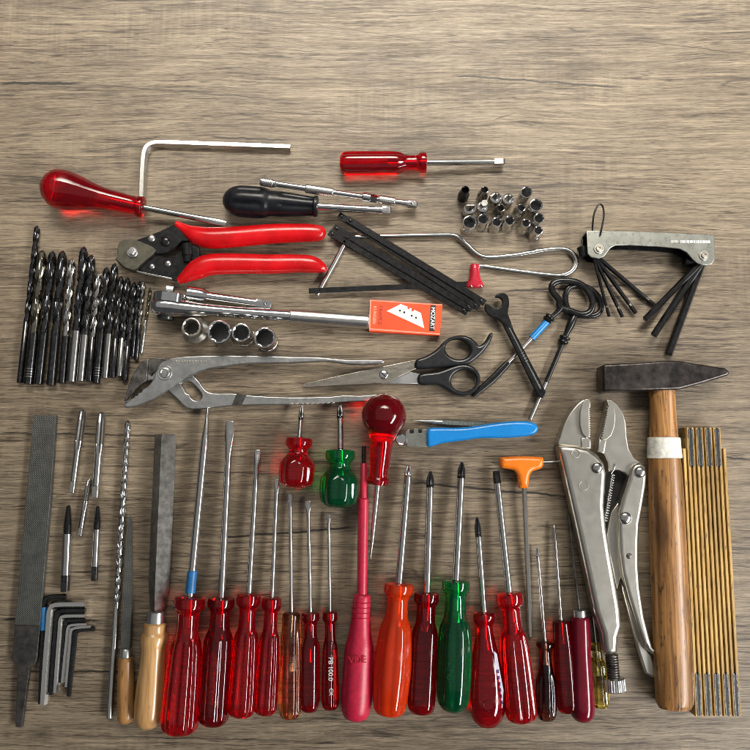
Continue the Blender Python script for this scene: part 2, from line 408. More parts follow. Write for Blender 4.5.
def loft(p0, p1, st, seg=32, twist=None, cap=True, k=1, up=None):
    """st: (s along the axis in units, rx, rz, section[, drop]) -> verts, faces"""
    ax = (p1 - p0); L = ax.length; d = ax.normalized()
    z = up or Vector((0, 0, 1))
    u = d.cross(z).normalized(); w = u.cross(d).normalized()
    if k > 1:
        num = cr([(s[0], s[1], s[2]) for s in st], k)
        new = []
        for i, t in enumerate(num):
            a = min(i // k, len(st) - 1); b_ = min(a + 1, len(st) - 1); f = (i % k) / k
            s_lin = st[a][0] * (1 - f) + st[b_][0] * f
            sa, sb = st[a][3], st[b_][3]
            fn = sa if sa is sb else (lambda th, sa=sa, sb=sb, f=f: sa(th) * (1 - f) + sb(th) * f)
            new.append((s_lin, max(t[1], 0.02), max(t[2], 0.02), fn))
        st = new
    V_, F = [], []
    for s in st:
        c = p0 + d * s[0]
        tw = twist(s[0]) if twist else 0.0
        for i in range(seg):
            th = 2 * math.pi * i / seg
            r = s[3](th - tw)
            V_.append(c + u * (s[1] * r * math.cos(th)) + w * (s[2] * r * math.sin(th)))
    n = len(st)
    for a in range(n - 1):
        for i in range(seg):
            j = (i + 1) % seg
            F.append((a * seg + i, a * seg + j, (a + 1) * seg + j, (a + 1) * seg + i))
    if cap:
        F.append(tuple(reversed(range(seg)))); F.append(tuple(range((n - 1) * seg, n * seg)))
    return V_, F

def tube_geo(pts, r, seg=12, sect=s_round, rz=None):
    pts = [Vector(p) for p in pts]; n = len(pts)
    rs = r if isinstance(r, (list, tuple)) else [r] * n
    V_, F = [], []
    u = None
    for i, p in enumerate(pts):
        d = (pts[min(i + 1, n - 1)] - pts[max(i - 1, 0)]).normalized()
        if u is None:
            u = d.cross(Vector((0, 0, 1)))
            if u.length < 1e-4: u = Vector((1, 0, 0))
            u.normalize()
        else:
            u = (u - d * u.dot(d)).normalized()
        w = u.cross(d).normalized()
        for q in range(seg):
            th = 2 * math.pi * q / seg; k = sect(th)
            V_.append(p + u * (rs[i] * k * math.cos(th)) + w * ((rs[i] * (rz or 1)) * k * math.sin(th)))
    for a in range(n - 1):
        for i in range(seg):
            j = (i + 1) % seg
            F.append((a * seg + i, a * seg + j, (a + 1) * seg + j, (a + 1) * seg + i))
    F.append(tuple(reversed(range(seg)))); F.append(tuple(range((n - 1) * seg, n * seg)))
    return V_, F

def tube(name, pix, z, r, material, parent=None, k=6, seg=12, sect=s_round, sharp=40, closed=False, rz=None, base=None):
    """pix: pixels, each (x, y) or (x, y, z)"""
    p = [tuple(V(q[0], q[1], q[2] if len(q) > 2 else z)) for q in pix]
    n0 = len(p)
    if k > 1: p = cr(p, k, closed)
    if closed: p.append(p[0])
    if isinstance(r, (list, tuple)) and k > 1:
        r = [x[0] for x in cr([(q,) for q in r], k, closed)]
        if closed: r.append(r[0])
    v, f = tube_geo(p, r, seg, sect, rz)
    return link_mesh(name, v, f, material, parent, sharp, base)

def plate(name, outlines, z0, z1, material, parent=None, bevel=0.6, smooth=0, sharp=35, res=2, zref=None, raw=False):
    """an outline in photo pixels, cut from stock that lies from z0 to z1; further outlines are holes"""
    cu = bpy.data.curves.new('stock', 'CURVE'); cu.dimensions = '2D'; cu.fill_mode = 'BOTH'
    root = parent
    while root is not None and root.parent: root = root.parent
    zr = z1 if zref is None else zref
    conv = [[(V(q[0], q[1], zr) if not raw else Vector((q[0], q[1], 0))) for q in o] for o in outlines]
    org = ORG[root.name] if root else Vector((conv[0][0].x, conv[0][0].y, 0))
    for o in conv:
        pts = [(q.x, q.y) for q in o]
        if smooth: pts = cr(pts, smooth, True)
        sp = cu.splines.new('POLY'); sp.points.add(len(pts) - 1); sp.use_cyclic_u = True
        for i, q in enumerate(pts): sp.points[i].co = ((q[0] - org.x) * U, (q[1] - org.y) * U, 0, 1)
    bevel = min(bevel, (z1 - z0) * 0.49)
    cu.extrude = ((z1 - z0) / 2 - bevel) * U
    cu.bevel_depth = bevel * U; cu.bevel_resolution = res; cu.offset = -bevel * U
    tmp = bpy.data.objects.new('stock', cu); COL.objects.link(tmp)
    bpy.context.view_layer.update()
    me = bpy.data.meshes.new_from_object(tmp.evaluated_get(bpy.context.evaluated_depsgraph_get()))
    bpy.data.objects.remove(tmp); bpy.data.curves.remove(cu)
    me.name = name
    for v in me.vertices: v.co.z += (z0 + z1) / 2 * U
    o = finish(name, me, material, parent, sharp)
    if parent is not None: o.parent = parent
    else:
        o.location = org * U; ORG[o.name] = org.copy()
    return o

def box(name, pa, pb, w, z0, z1, material, parent=None, base=None):
    a, b_ = Vector(pa), Vector(pb); d = (b_ - a); d.z = 0; d.normalize(); n = Vector((-d.y, d.x, 0)) * (w / 2)
    c = [a - n, b_ - n, b_ + n, a + n]
    e = min(0.35, w * .2, (z1 - z0) * .2)
    V_ = []
    for zz, ins in ((z0, e), (z0 + e, 0), (z1 - e, 0), (z1, e)):
        m = (a + b_) / 2
        for i, q in enumerate(c):
            sx = -1 if i in (0, 3) else 1; sy = -1 if i in (0, 1) else 1
            p = q - d * (sx * ins) - n.normalized() * (sy * ins); V_.append(Vector((p.x, p.y, zz)))
    F = [(3, 2, 1, 0), (12, 13, 14, 15)]
    for a_ in range(3):
        for i in range(4):
            j = (i + 1) % 4; F.append((a_ * 4 + i, a_ * 4 + j, a_ * 4 + 4 + j, a_ * 4 + 4 + i))
    return link_mesh(name, V_, F, material, parent, 30, base)

def text(name, s, px, py, z, size, rot, material, parent, thick=0.12, xs=1.0, bold=0.0):
    cu = bpy.data.curves.new('lettering', 'FONT'); cu.body = s; cu.size = size * U
    cu.extrude = thick * U; cu.align_x = 'CENTER'; cu.align_y = 'CENTER'; cu.offset = bold * U
    tmp = bpy.data.objects.new('lettering', cu); COL.objects.link(tmp)
    bpy.context.view_layer.update()
    me = bpy.data.meshes.new_from_object(tmp.evaluated_get(bpy.context.evaluated_depsgraph_get()))
    bpy.data.objects.remove(tmp); bpy.data.curves.remove(cu)
    root = parent
    while root.parent: root = root.parent
    p = (V(px, py, z) - ORG[root.name]) * U
    me.transform(Matrix.Translation(p) @ Matrix.Rotation(math.radians(rot), 4, 'Z') @ Matrix.Diagonal((xs, 1, 1, 1)))
    me.materials.clear(); me.materials.append(material)
    o = bpy.data.objects.new(name, me); COL.objects.link(o); o.parent = parent
    return o

def joined(parts):
    V_, F = [], []
    for v, f in parts:
        n = len(V_); V_ += list(v); F += [tuple(i + n for i in q) for q in f]
    return V_, F

def rivet(name, px, py, z, r, h, material, parent, seg=24):
    c = V(px, py, z)
    v, f = loft(c, c + Vector((0, 0, 1)), [(-0.5, r, r, s_round)] + [(h * (.12 + .88 * math.sin(a)), r * math.cos(a), r * math.cos(a), s_round) for a in [i * math.pi / 20 for i in range(10)]] + [(h, .02, .02, s_round)], seg * 2, up=Vector((0, 1, 0)))
    return link_mesh(name, v, f, material, parent, 60)

def knurled(name, p0, p1, r, n, pitch, material, parent, amp=0.026, seg=None):
    L = (p1 - p0).length; seg = seg or n * 6
    st = [(0, r - .6, r - .6, s_round), (.5, r - .1, r - .1, s_round)]
    m = int(L / (pitch / 5))
    for i in range(m):
        s_ = .8 + (L - 1.6) * i / (m - 1)
        c = math.cos(2 * math.pi * s_ / pitch)
        st.append((s_, r, r, lambda th, c=c: 1 + amp * c * math.cos(n * th)))
    st += [(L - .5, r - .1, r - .1, s_round), (L, r - .6, r - .6, s_round)]
    v, f = loft(p0, p1, st, seg)
    return link_mesh(name, v, f, material, parent, 75)

# ------------------------------------------------------------------ the table
def table():
    sz = 900
    V_ = []
    for z in (-34, 0):
        for x, y in ((-sz, -sz), (sz, -sz), (sz, sz), (-sz, sz)): V_.append(Vector((x, y, z)))
    F = [(3, 2, 1, 0), (4, 5, 6, 7)] + [(i, (i + 1) % 4, 4 + (i + 1) % 4, 4 + i) for i in range(4)]
    o = link_mesh('table_surface', V_, F, M['table'], None, 30, base=Vector((0, 0, 0)))
    o['kind'] = 'structure'
    o['label'] = 'weathered grey brown wooden board with long grain and hairline splits'
table()

# ------------------------------------------------------------------ screwdrivers
R = s_round
def tip_geo(kind, pT, pC, r, tl, tw):
    """the working end: stations from the tip (s=0) backwards"""
    if kind == 'flat':
        return [(0, tw * .62, r * .14, R), (tl * .03, tw * .82, r * .18, R), (tl * .14, tw * .93, r * .22, R), (tl * .42, tw, r * .5, R), (tl * .75, (tw + r) / 2, r * .85, R), (tl, r, r, R)]
    if kind == 'flatside':
        return [(0, r * .35, tw, R), (tl * .55, r * .6, tw, R), (tl, r, r, R)]
    if kind == 'cross':
        return [(0, r * .22, r * .22, R), (tl * .08, r * .45, r * .45, s_cross), (tl * .45, r * .98, r * .98, s_cross), (tl * .8, r * 1.06, r * 1.06, s_cross), (tl * .97, r * 1.06, r * 1.06, R), (tl, r, r, R)]
    if kind == 'point':
        return [(0, .25, .25, R), (tl * .5, r * .7, r * .7, R), (tl, r, r, R)]
    if kind == 'hex':
        h = s_poly(6)
        return [(0, r * .95, r * .95, h), (tl * .99, r, r, h), (tl, r, r, R)]
    if kind == 'square':
        h = s_poly(4, math.pi / 4)
        return [(0, r * .9, r * .9, h), (tl * .1, r * 1.05, r * 1.05, h), (tl * .99, r * 1.05, r * 1.05, h), (tl, r, r, R)]
    return [(0, r * .7, r * .7, R), (1, r, r, R), (tl, r, r, R)]

PROF = {
 'classic': [(0, .30), (.004, .62), (.015, .80), (.085, .83), (.105, .72), (.12, .60), (.20, .57), (.29, .62), (.34, .78), (.42, .88), (.62, .96), (.85, 1.0), (.93, .985), (.965, .9), (.987, .7), (.997, .45), (1, .12)],
 'straight': [(0, .30), (.004, .60), (.012, .84), (.075, .86), (.10, .70), (.13, .64), (.24, .66), (.29, .82), (.34, .94), (.45, .98), (.9, 1.0), (.955, .93), (.985, .7), (.997, .4), (1, .12)],
 'neon': [(0, .3), (.004, .60), (.012, .74), (.07, .76), (.10, .62), (.14, .56), (.26, .60), (.33, .80), (.45, .93), (.66, 1.0), (.86, .93), (.95, .84), (.985, .68), (.997, .45), (1, .12)],
 'green': [(0, .3), (.004, .60), (.012, .74), (.07, .76), (.10, .64), (.14, .58), (.28, .62), (.36, .86), (.48, .98), (.66, 1.0), (.84, .94), (.93, .85), (.975, .62), (.995, .35), (1, .12)],
 'stubby': [(0, .3), (.01, .55), (.03, .72), (.15, .75), (.19, .68), (.24, .56), (.32, .55), (.42, .78), (.52, .96), (.65, 1.0), (.82, .97), (.92, .86), (.975, .6), (.995, .35), (1, .12)],
 'plain': [(0, .3), (.006, .62), (.02, .76), (.06, .80), (.3, .92), (.6, 1.0), (.9, 1.0), (.955, .92), (.985, .7), (.997, .4), (1, .12)],
 'small': [(0, .3), (.006, .60), (.02, .78), (.07, .80), (.11, .60), (.22, .54), (.34, .66), (.5, .9), (.72, 1.0), (.9, .96), (.96, .8), (.99, .5), (1, .12)],
 'squeezed': [(0, .3), (.006, .5), (.02, .60), (.06, .62), (.12, .46), (.22, .52), (.36, .72), (.55, .92), (.72, 1.0), (.84, .98), (.93, .80), (.98, .5), (1, .12)],
 'wrapped': [(0, .35), (.005, .5), (.02, .56), (.2, .62), (.32, .74), (.42, .92), (.6, .97), (.82, 1.0), (.92, .93), (.97, .74), (.993, .42), (1, .12)],
 'awl': [(0, .5), (.01, .72), (.05, .80), (.2, .84), (.4, .84), (.6, .92), (.85, 1.0), (.94, .92), (.98, .65), (.995, .4), (1, .12)],
}
FLUTE_FROM = {'classic': .33, 'straight': .28, 'neon': .3, 'green': .33, 'stubby': .42, 'plain': .15, 'small': .4, 'squeezed': .9, 'wrapped': .9, 'awl': 2}

def handle_geo(pC, pE, w, style, n=8, depth=0.07, phase=0.0, flat=1.0, seg=64, facet=False):
    L = (pE - pC).length; pr = PROF[style]; f0 = FLUTE_FROM[style]; r = w / 2
    st = []
    fl = s_facet(n, depth, phase) if facet else s_flute(n, depth, phase)
    for t, q in pr:
        sec = fl if (f0 < t < .972) else R
        st.append((t * L, q * r, q * r * flat, sec))
    return loft(pC, pE, st, seg, k=4)

def driver(name, label, T, C, E, w, m, style='classic', sr=2.6, tip='flat', tw=None, tl=16, tipm=None, cat='screwdriver', group='screwdrivers in the bottom row',
           zt=None, n=8, depth=.14, phase=0.4, inside=.33, sleeve=None, flat=1.0, facet=False, shaftm=None, sect=R, tipdark=0):
    r = w / 2
    root = thing(name, label, cat, E[0], E[1], group)
    zc = r * flat * 1.0
    pC, pE = V(*C, zc), V(*E, zc)
    v, f = handle_geo(pC, pE, w, style, n, depth, phase, flat, facet=facet)
    h = link_mesh('handle', v, f, M[m], root, 40)
    z_t = zt if zt is not None else max(sr + .3, zc * .55)
    pT = V(*T, z_t)
    d = (pC - pT).normalized(); L = (pC - pT).length
    if inside > 0:
        hd = (pE - pC).normalized()
        pin = pC + hd * ((pE - pC).length * inside)
    else: pin = pC
    tw = tw or sr
    sm = M[shaftm or 'shaft']
    st = tip_geo(tip, pT, pC, sr, tl, tw)
    if tipdark or tipm:
        vt, ft = loft(pT, pC, st, 24, k=3 if tip != 'flat' else 3)
        link_mesh('tip', vt, ft, M[tipm or 'drill_black'], root, 40)
        s0 = st[-1][0]
        vs, fs = loft(pT, pC, [(s0 - .05, sr * .98, sr * .98, sect), (L * .5, sr, sr, sect), (L, sr, sr, sect)], 24)
    else:
        st2 = st + [(L * .5, sr, sr, R), (L, sr, sr, R)]
        vs, fs = loft(pT, pC, st2, 24, k=3)
    # the part of the shaft that one sees through the handle
    if inside > 0:
        vi, fi = loft(pC, pin, [(0.02, sr, sr, R), ((pin - pC).length * .7, sr, sr, R), ((pin - pC).length * .72, sr * 1.15, sr * .5, R), ((pin - pC).length, sr * 1.15, sr * .5, R)], 16)
        vs, fs = joined([(vs, fs), (vi, fi)])
    sh = link_mesh('shaft', vs, fs, sm, root, 40)
    if sleeve:
        a, b_, sr2, smn = sleeve
        q0 = pT + d * (L * a); q1 = pT + d * (L * b_)
        ll = (q1 - q0).length
        v, f = loft(q0, q1, [(0, sr2 * .85, sr2 * .85, R), (.8, sr2, sr2, R), (ll - .1, sr2 * 1.02, sr2 * 1.02, R)], 24)
        link_mesh('sleeve', v, f, M[smn], root, 40)
    return root, h, pC, pE

driver('screwdriver', 'longest slotted screwdriver, red handle and blue collar, leftmost of the red handles', (208, 408), (190, 596), (179, 734), 35, 'clear_red', 'classic', 3.9, 'flatside', 3.4, 34, zt=9, sleeve=(.87, .985, 4.6, 'blue_sleeve'))
driver('screwdriver', 'slotted screwdriver with wide spatula tip, dark red handle second of the red handles', (230, 421), (221.5, 597), (213, 726), 29, 'clear_dark', 'straight', 3.4, 'flat', 4.6, 34, n=6, depth=.10, zt=8)
driver('screwdriver', 'slotted red screwdriver with dark square blade end, below left of red stubby driver', (257.5, 450), (249, 593), (241, 717), 27, 'clear_red', 'classic', 2.8, 'flat', 3.4, 16, zt=7, n=8)
driver('screwdriver', 'slotted red screwdriver whose dark red blade tip touches the red stubby driver', (277, 479), (272, 597), (265, 715), 22.5, 'clear_ruby', 'classic', 2.1, 'flat', 2.7, 16, zt=6, n=8)
driver('screwdriver', 'amber orange handled thin slotted screwdriver', (290, 494), (291.5, 612), (290, 719), 21.5, 'clear_amber', 'plain', 1.8, 'flat', 2.2, 14, zt=5, n=8, inside=.55)
driver('screwdriver', 'small dark red screwdriver with square end, right of the amber one', (308, 501), (310.5, 612), (309.5, 712), 19.5, 'clear_dark', 'straight', 1.8, 'flat', 3.0, 12, zt=5, n=4, depth=.14, inside=.5)
d7, h7, a7, b7 = driver('screwdriver', 'thinnest dark red screwdriver with white PB print, left of the pink one', (328.5, 514), (330, 611), (330.5, 710), 17, 'clear_dark', 'classic', 1.6, 'flat', 2.0, 10, zt=5, n=6, inside=.3)
text('print', 'PB 100.0', 330.5, 669, 16.9, 6.0, -90, M['print_white'], h7)
text('print', 'CK', 331, 692, 16.9, 5, -90, M['print_white'], h7)

# pink insulated driver
def pink_driver():
    root = thing('insulated_screwdriver', 'pink red insulated screwdriver with fully sleeved shaft beneath the ball handled awl', 'screwdriver', 355, 720, 'screwdrivers in the bottom row')
    zc = 14; pC, pE = V(362, 594, zc), V(355.5, 721, zc); pT = V(364, 446, 6)
    v, f = handle_geo(pC, pE, 29, 'wrapped', 10, .0)
    h = link_mesh('handle', v, f, M['pink'], root, 40)
    for t in (.06, .10, .14, .18):
        c = pC + (pE - pC) * t; d = (pE - pC).normalized()
        v, f = loft(c, c + d, [(-.6, 8.1, 8.1, R), (0, 8.9 + t * 4, 8.9 + t * 4, R), (.9, 8.1, 8.1, R)], 32)
        link_mesh('grip_ring', v, f, M['pink'], h, 60)
    L = (pC - pT).length
    v, f = loft(pT, pC, [(0, 2.1, .8, R), (10, 2.2, 1.4, R), (18, 1.9, 1.9, R), (22, 1.9, 1.9, R)], 20)
    link_mesh('tip', v, f, M['black_steel'], root, 40)
    v, f = loft(pT, pC, [(17, 2.6, 2.6, R), (18, 3.1, 3.1, R), (L * .36, 3.3, 3.3, R), (L * .37, 5.1, 5.1, R), (L * .6, 5.0, 5.0, R), (L + 2, 4.7, 4.7, R)], 28)
    link_mesh('shaft_sleeve', v, f, M['pink'], root, 40)
    text('embossing', 'VDE', 357.5, 660, 28.4, 9, 3, M['red_cap'], h, .15)
pink_driver()

driver('screwdriver', 'bright orange red crosshead screwdriver with bulging handle', (409, 465), (399, 583), (389, 715), 36, 'clear_neon', 'neon', 3.6, 'cross', None, 12, zt=9, n=8, depth=.08)
driver('screwdriver', 'dark red crosshead screwdriver between the orange and green ones', (430.5, 471), (427, 592), (421, 714), 28, 'clear_dark', 'straight', 3.5, 'cross', None, 16, 'drill_black', zt=8, n=4, depth=.13)
gd, gh, ga, gb = driver('screwdriver', 'long green crosshead screwdriver in the bottom row', (462, 462), (456, 580), (453, 712), 34, 'clear_green', 'green', 3.6, 'cross', None, 16, 'drill_black', zt=9, n=8, depth=.10)
text('print', 'PH 2', 451, 671, 33.6, 8, 83, M['clear_green'], gh)

def squeezed():
    root, h, pC, pE = driver('screwdriver', 'red screwdriver with hanging hole and white paper label along its handle', (477, 517), (484, 612), (488, 728), 34, 'clear_ruby', 'squeezed', 2.9, 'cross', None, 19, 'drill_black', zt=7, n=8, depth=.0, flat=.8)
    c = V(488.5, 706, 27)
    v, f = loft(c, c + Vector((0, 0, 1)), [(-3, 5.4, 5.4, R), (-.4, 5.6, 5.6, R), (.1, 5.0, 5.0, R), (-.4, 4.2, 4.2, R), (-2.4, 3.9, 3.9, R)], 28, up=Vector((0, 1, 0)), cap=False)
    link_mesh('hole_rim', v, f, M['clear_red'], h, 60)
    plate('label', [[(494, 651), (497, 654), (500, 672), (503.5, 690), (502.5, 708), (497, 709), (498, 690), (495, 670)]], 23.0, 23.4, M['label_white'], h, .05)
    for i in range(6):
        x = 497 + i * .75; y = 670 + i * 6.2
        plate('label_print', [[(x - 1.3, y), (x + 1.8, y - .5), (x + 2.2, y + 3.0), (x - .9, y + 3.6)]], 23.4, 23.5, M['print_violet'], h, .01)
squeezed()
driver('screwdriver', 'red torx screwdriver with straight fluted handle, right of the labelled one', (496, 471), (509, 592), (522, 722), 30.5, 'clear_red', 'classic', 3.3, 'hex', None, 12, 'drill_black', zt=8, n=8)
driver('screwdriver', 'short dark brown screwdriver between bare rods and red brown handle', (537, 547), (545, 641), (546.5, 721), 20.5, 'clear_brown', 'small', 1.5, 'cross', None, 10, zt=5, n=6, depth=.12, inside=.3)
driver('screwdriver', 'red brown thin screwdriver with plain flat sided handle, left of the wine red awl', (554, 525), (561, 620), (567.5, 713), 20.5, 'clear_dark', 'plain', 1.5, 'point', None, 4, zt=5, n=4, depth=.13, inside=.25)

def wine_awl():
    root = thing('awl', 'wine red lacquered awl with grey ferrule and thin dark spike', 'awl', 583, 722, 'screwdrivers in the bottom row')
    zc = 11.5; pC, pE = V(579.5, 616, zc), V(583, 722, zc)
    v, f = handle_geo(pC, pE, 23, 'awl', 6, 0); link_mesh('handle', v, f, M['wine'], root, 40)
    a = V(579, 609.5, zc); v, f = loft(a, pC, [(0, 5.4, 5.4, R), (.6, 6.4, 6.4, R), (7.2, 6.6, 6.6, R)], 32)
    link_mesh('ferrule', v, f, M['forged'], root, 40)
    t = V(566, 488, 5); L = (a - t).length
    v, f = loft(t, a, [(0, .2, .2, R), (30, 1.0, 1.0, R), (L + 2, 1.6, 1.6, R)], 14)
    link_mesh('spike', v, f, M['jaw'], root, 40)
wine_awl()
driver('screwdriver', 'small clear yellow screwdriver partly under the locking pliers', (586, 556), (596, 643), (601, 708), 16.5, 'clear_yellow', 'straight', 1.3, 'flat', 1.6, 8, zt=3, n=6, depth=.1, inside=.5)

# stubby drivers
driver('stubby_screwdriver', 'red stubby screwdriver under the water pump pliers', (302, 404), (299.5, 437), (295.5, 488), 34.5, 'clear_red', 'stubby', 2.3, 'cross', None, 17, 'drill_black', cat='screwdriver', group='stubby screwdrivers', n=8, depth=.09, inside=.5)
gs, gsh, _, _ = driver('stubby_screwdriver', 'green stubby screwdriver left of the ball handled awl', (340, 404), (340.5, 449), (338.5, 508), 38, 'clear_green', 'stubby', 3.0, 'cross', None, 15, 'drill_black', cat='screwdriver', group='stubby screwdrivers', n=8, depth=.09, inside=.5)

def ball_awl():
    root = thing('ball_awl', 'awl with red round ball handle and tapering steel spike', 'awl', 384, 415)
    pB, pC = V(384, 415.5, 21), V(377.8, 484, 11)
    d = (pC - pB).normalized(); L = (pC - pB).length
    st = [(-21.5, 1, 1, R), (-20.6, 6, 6, R), (-17, 13, 13, R), (-11, 18.3, 18.3, R), (-3, 21.3, 21.3, R), (4, 21.2, 21.2, R), (11, 18.6, 18.6, R), (17, 14.2, 14.2, R), (24, 11.6, 11.6, R), (L * .7, 9.6, 9.6, R), (L * .88, 8.9, 8.9, R), (L * .92, 10.4, 10.4, R), (L * .99, 10.6, 10.6, R), (L, 8, 8, R), (L + .2, 3, 3, R)]
    v, f = loft(pB, pC, st, 48, k=4); h = link_mesh('handle', v, f, M['clear_ruby'], root, 50)
    t = V(370.5, 559, 3.2); Lt = (t - pC).length
    v, f = loft(pC, t, [(0, 2.9, 2.9, R), (Lt * .3, 2.8, 2.8, R), (Lt * .75, 2.0, 2.0, R), (Lt, .5, .5, R)], 20)
    v2, f2 = loft(pC - d * 42, pC, [(0, 2.9, 2.9, R), (42, 2.9, 2.9, R)], 20)
    v, f = joined([(v, f), (v2, f2)])
    link_mesh('spike', v, f, M['shaft'], root, 40)
ball_awl()

def bulb_driver():
    root = thing('bulb_screwdriver', 'screwdriver with clear red bulb handle at upper left lying over the big hex key', 'screwdriver', 62, 190)
    pB, pC = V(62, 189.5, 20), V(144, 207.5, 14)
    L = (pC - pB).length
    st = [(-21, 1, 1, R), (-20, 6.5, 6.5, R), (-16, 13, 13, R), (-9, 18.4, 18.4, R), (0, 20, 20, R), (9, 19.2, 19.2, R), (18, 17, 17, R), (30, 13.6, 13.6, R), (42, 11, 11, R), (L * .66, 10, 10, R), (L * .90, 9.2, 9.2, R), (L * .93, 10.4, 10.4, R), (L * .985, 10.6, 10.6, R), (L, 8, 8, R), (L + .2, 3, 3, R)]
    v, f = loft(pB, pC, st, 48, k=4); link_mesh('handle', v, f, M['clear_ruby'], root, 50)
    t = V(226, 223.5, 4); Lt = (t - pC).length
    d = (pC - pB).normalized()
    v, f = loft(pC, t, [(0, 3.2, 3.2, R), (Lt * .6, 3.1, 3.1, R), (Lt * .8, 3.8, 1.7, R), (Lt * .97, 3.2, .6, R), (Lt, 2.8, .4, R)], 24, k=2)
    v2, f2 = loft(pC - d * 46, pC, [(0, 4.4, 1.5, R), (12, 4.4, 1.5, R), (13, 3.2, 3.2, R), (46, 3.2, 3.2, R)], 20)
    v, f = joined([(v, f), (v2, f2)])
    link_mesh('shaft', v, f, M['shaft'], root, 40)
bulb_driver()

driver('nut_driver', 'red handled square drive spinner above the small sockets', (504.5, 162), (427, 162.5), (339.5, 163.5), 24, 'clear_ruby', 'straight', 3.0, 'square', None, 11, cat='screwdriver', group=None, n=6, depth=.1, zt=8, inside=.45)

def black_driver():
    root = thing('socket_driver', 'black rubber handled socket driver below the extension bar', 'screwdriver', 223, 201)
    pC, pE = V(318, 206.5, 15), V(223, 200, 15)
    L = (pE - pC).length
    fl = s_flute(6, .16, .4)
    st = [(0, 9, 9, R), (.5, 10.3, 10.3, R), (3.5, 10.6, 10.6, R), (5, 9.6, 9.6, fl), (L * .36, 12.3, 12.3, fl), (L * .42, 12.6, 12.6, R), (L * .5, 12.8, 12.8, R), (L * .55, 14.6, 14.6, R), (L * .6, 15.6, 15.6, fl), (L * .82, 15.5, 15.5, fl), (L * .9, 13.6, 13.6, R), (L * .96, 9.8, 9.8, R), (L * .99, 5.5, 5.5, R), (L, 1, 1, R)]
    v, f = loft(pC, pE, st, 60, k=4); link_mesh('handle', v, f, M['black_rubber'], root, 45)
    t = V(391, 211, 11); Lt = (t - pC).length
    q = s_poly(4, math.pi / 4)
    v, f = loft(pC, t, [(-3, 3.9, 3.9, R), (Lt - 12, 3.9, 3.9, R), (Lt - 11.6, 4.3, 4.3, R), (Lt - 9, 4.3, 4.3, R), (Lt - 8.8, 4.1, 4.1, q), (Lt - .8, 4.1, 4.1, q), (Lt, 3.4, 3.4, q)], 24)
    link_mesh('shaft', v, f, M['chrome'], root, 35)
black_driver()

def long_extension():
    root = thing('extension_bar', 'long thin chrome extension bar with knurled rings and swivel joint', 'extension bar', 338, 193)
    a, b_ = V(260, 181.5, 30), V(417, 205, 9)
    L = (b_ - a).length
    v, f = loft(a, b_, [(0, 3.2, 3.2, R), (.8, 3.9, 3.9, R), (15, 3.9, 3.9, R), (16, 2.9, 2.9, R), (46, 2.9, 2.9, R), (74, 2.9, 2.9, R), (102, 2.9, 2.9, R), (103, 4.6, 4.6, R), (110, 4.8, 4.8, R), (111, 3.6, 3.6, s_poly(4)), (117, 3.6, 3.6, s_poly(4)), (118, 3.2, 3.2, R), (L - 20, 3.3, 3.3, R), (L - 10, 3.3, 3.3, R), (L - 9.5, 4.0, 4.0, s_poly(4, math.pi / 4)), (L - .6, 4.0, 4.0, s_poly(4, math.pi / 4)), (L, 3.3, 3.3, s_poly(4, math.pi / 4))], 28)
    link_mesh('bar', v, f, M['chrome'], root, 35)
    d = (b_ - a).normalized()
    for s0, s1, r in ((1.5, 13, 4.15), (45, 73, 4.5), (119, 136, 4.4)):
        knurled('knurled_ring', a + d * s0, a + d * s1, r, 12, 2.2, M['grip_chrome'], root, .03)
    c = a + d * (L - 5) + Vector((0, 0, 3.4))
    v, f = loft(c, c + Vector((0, 0, 1)), [(-1, 2, 2, R), (.3, 1.9, 1.9, R), (1.1, 1.1, 1.1, R), (1.3, .2, .2, R)], 16, up=Vector((0, 1, 0)))
    link_mesh('detent_ball', v, f, M['shaft'], root, 60)
long_extension()

# ------------------------------------------------------------------ big hex key
tube('hex_key', [(142, 203), (142.4, 185), (143.4, 165), (144.6, 154), (147, 147.8), (152.5, 144.2), (162, 143.2), (200, 144.4), (245, 146), (290.5, 147.6)], 3.9, 3.9, M['bright_key'], None, k=5, seg=6, sharp=20)
tag(bpy.data.objects['hex_key'], 'largest bare steel hex key lying bent behind the bulb handled screwdriver', 'hex key')

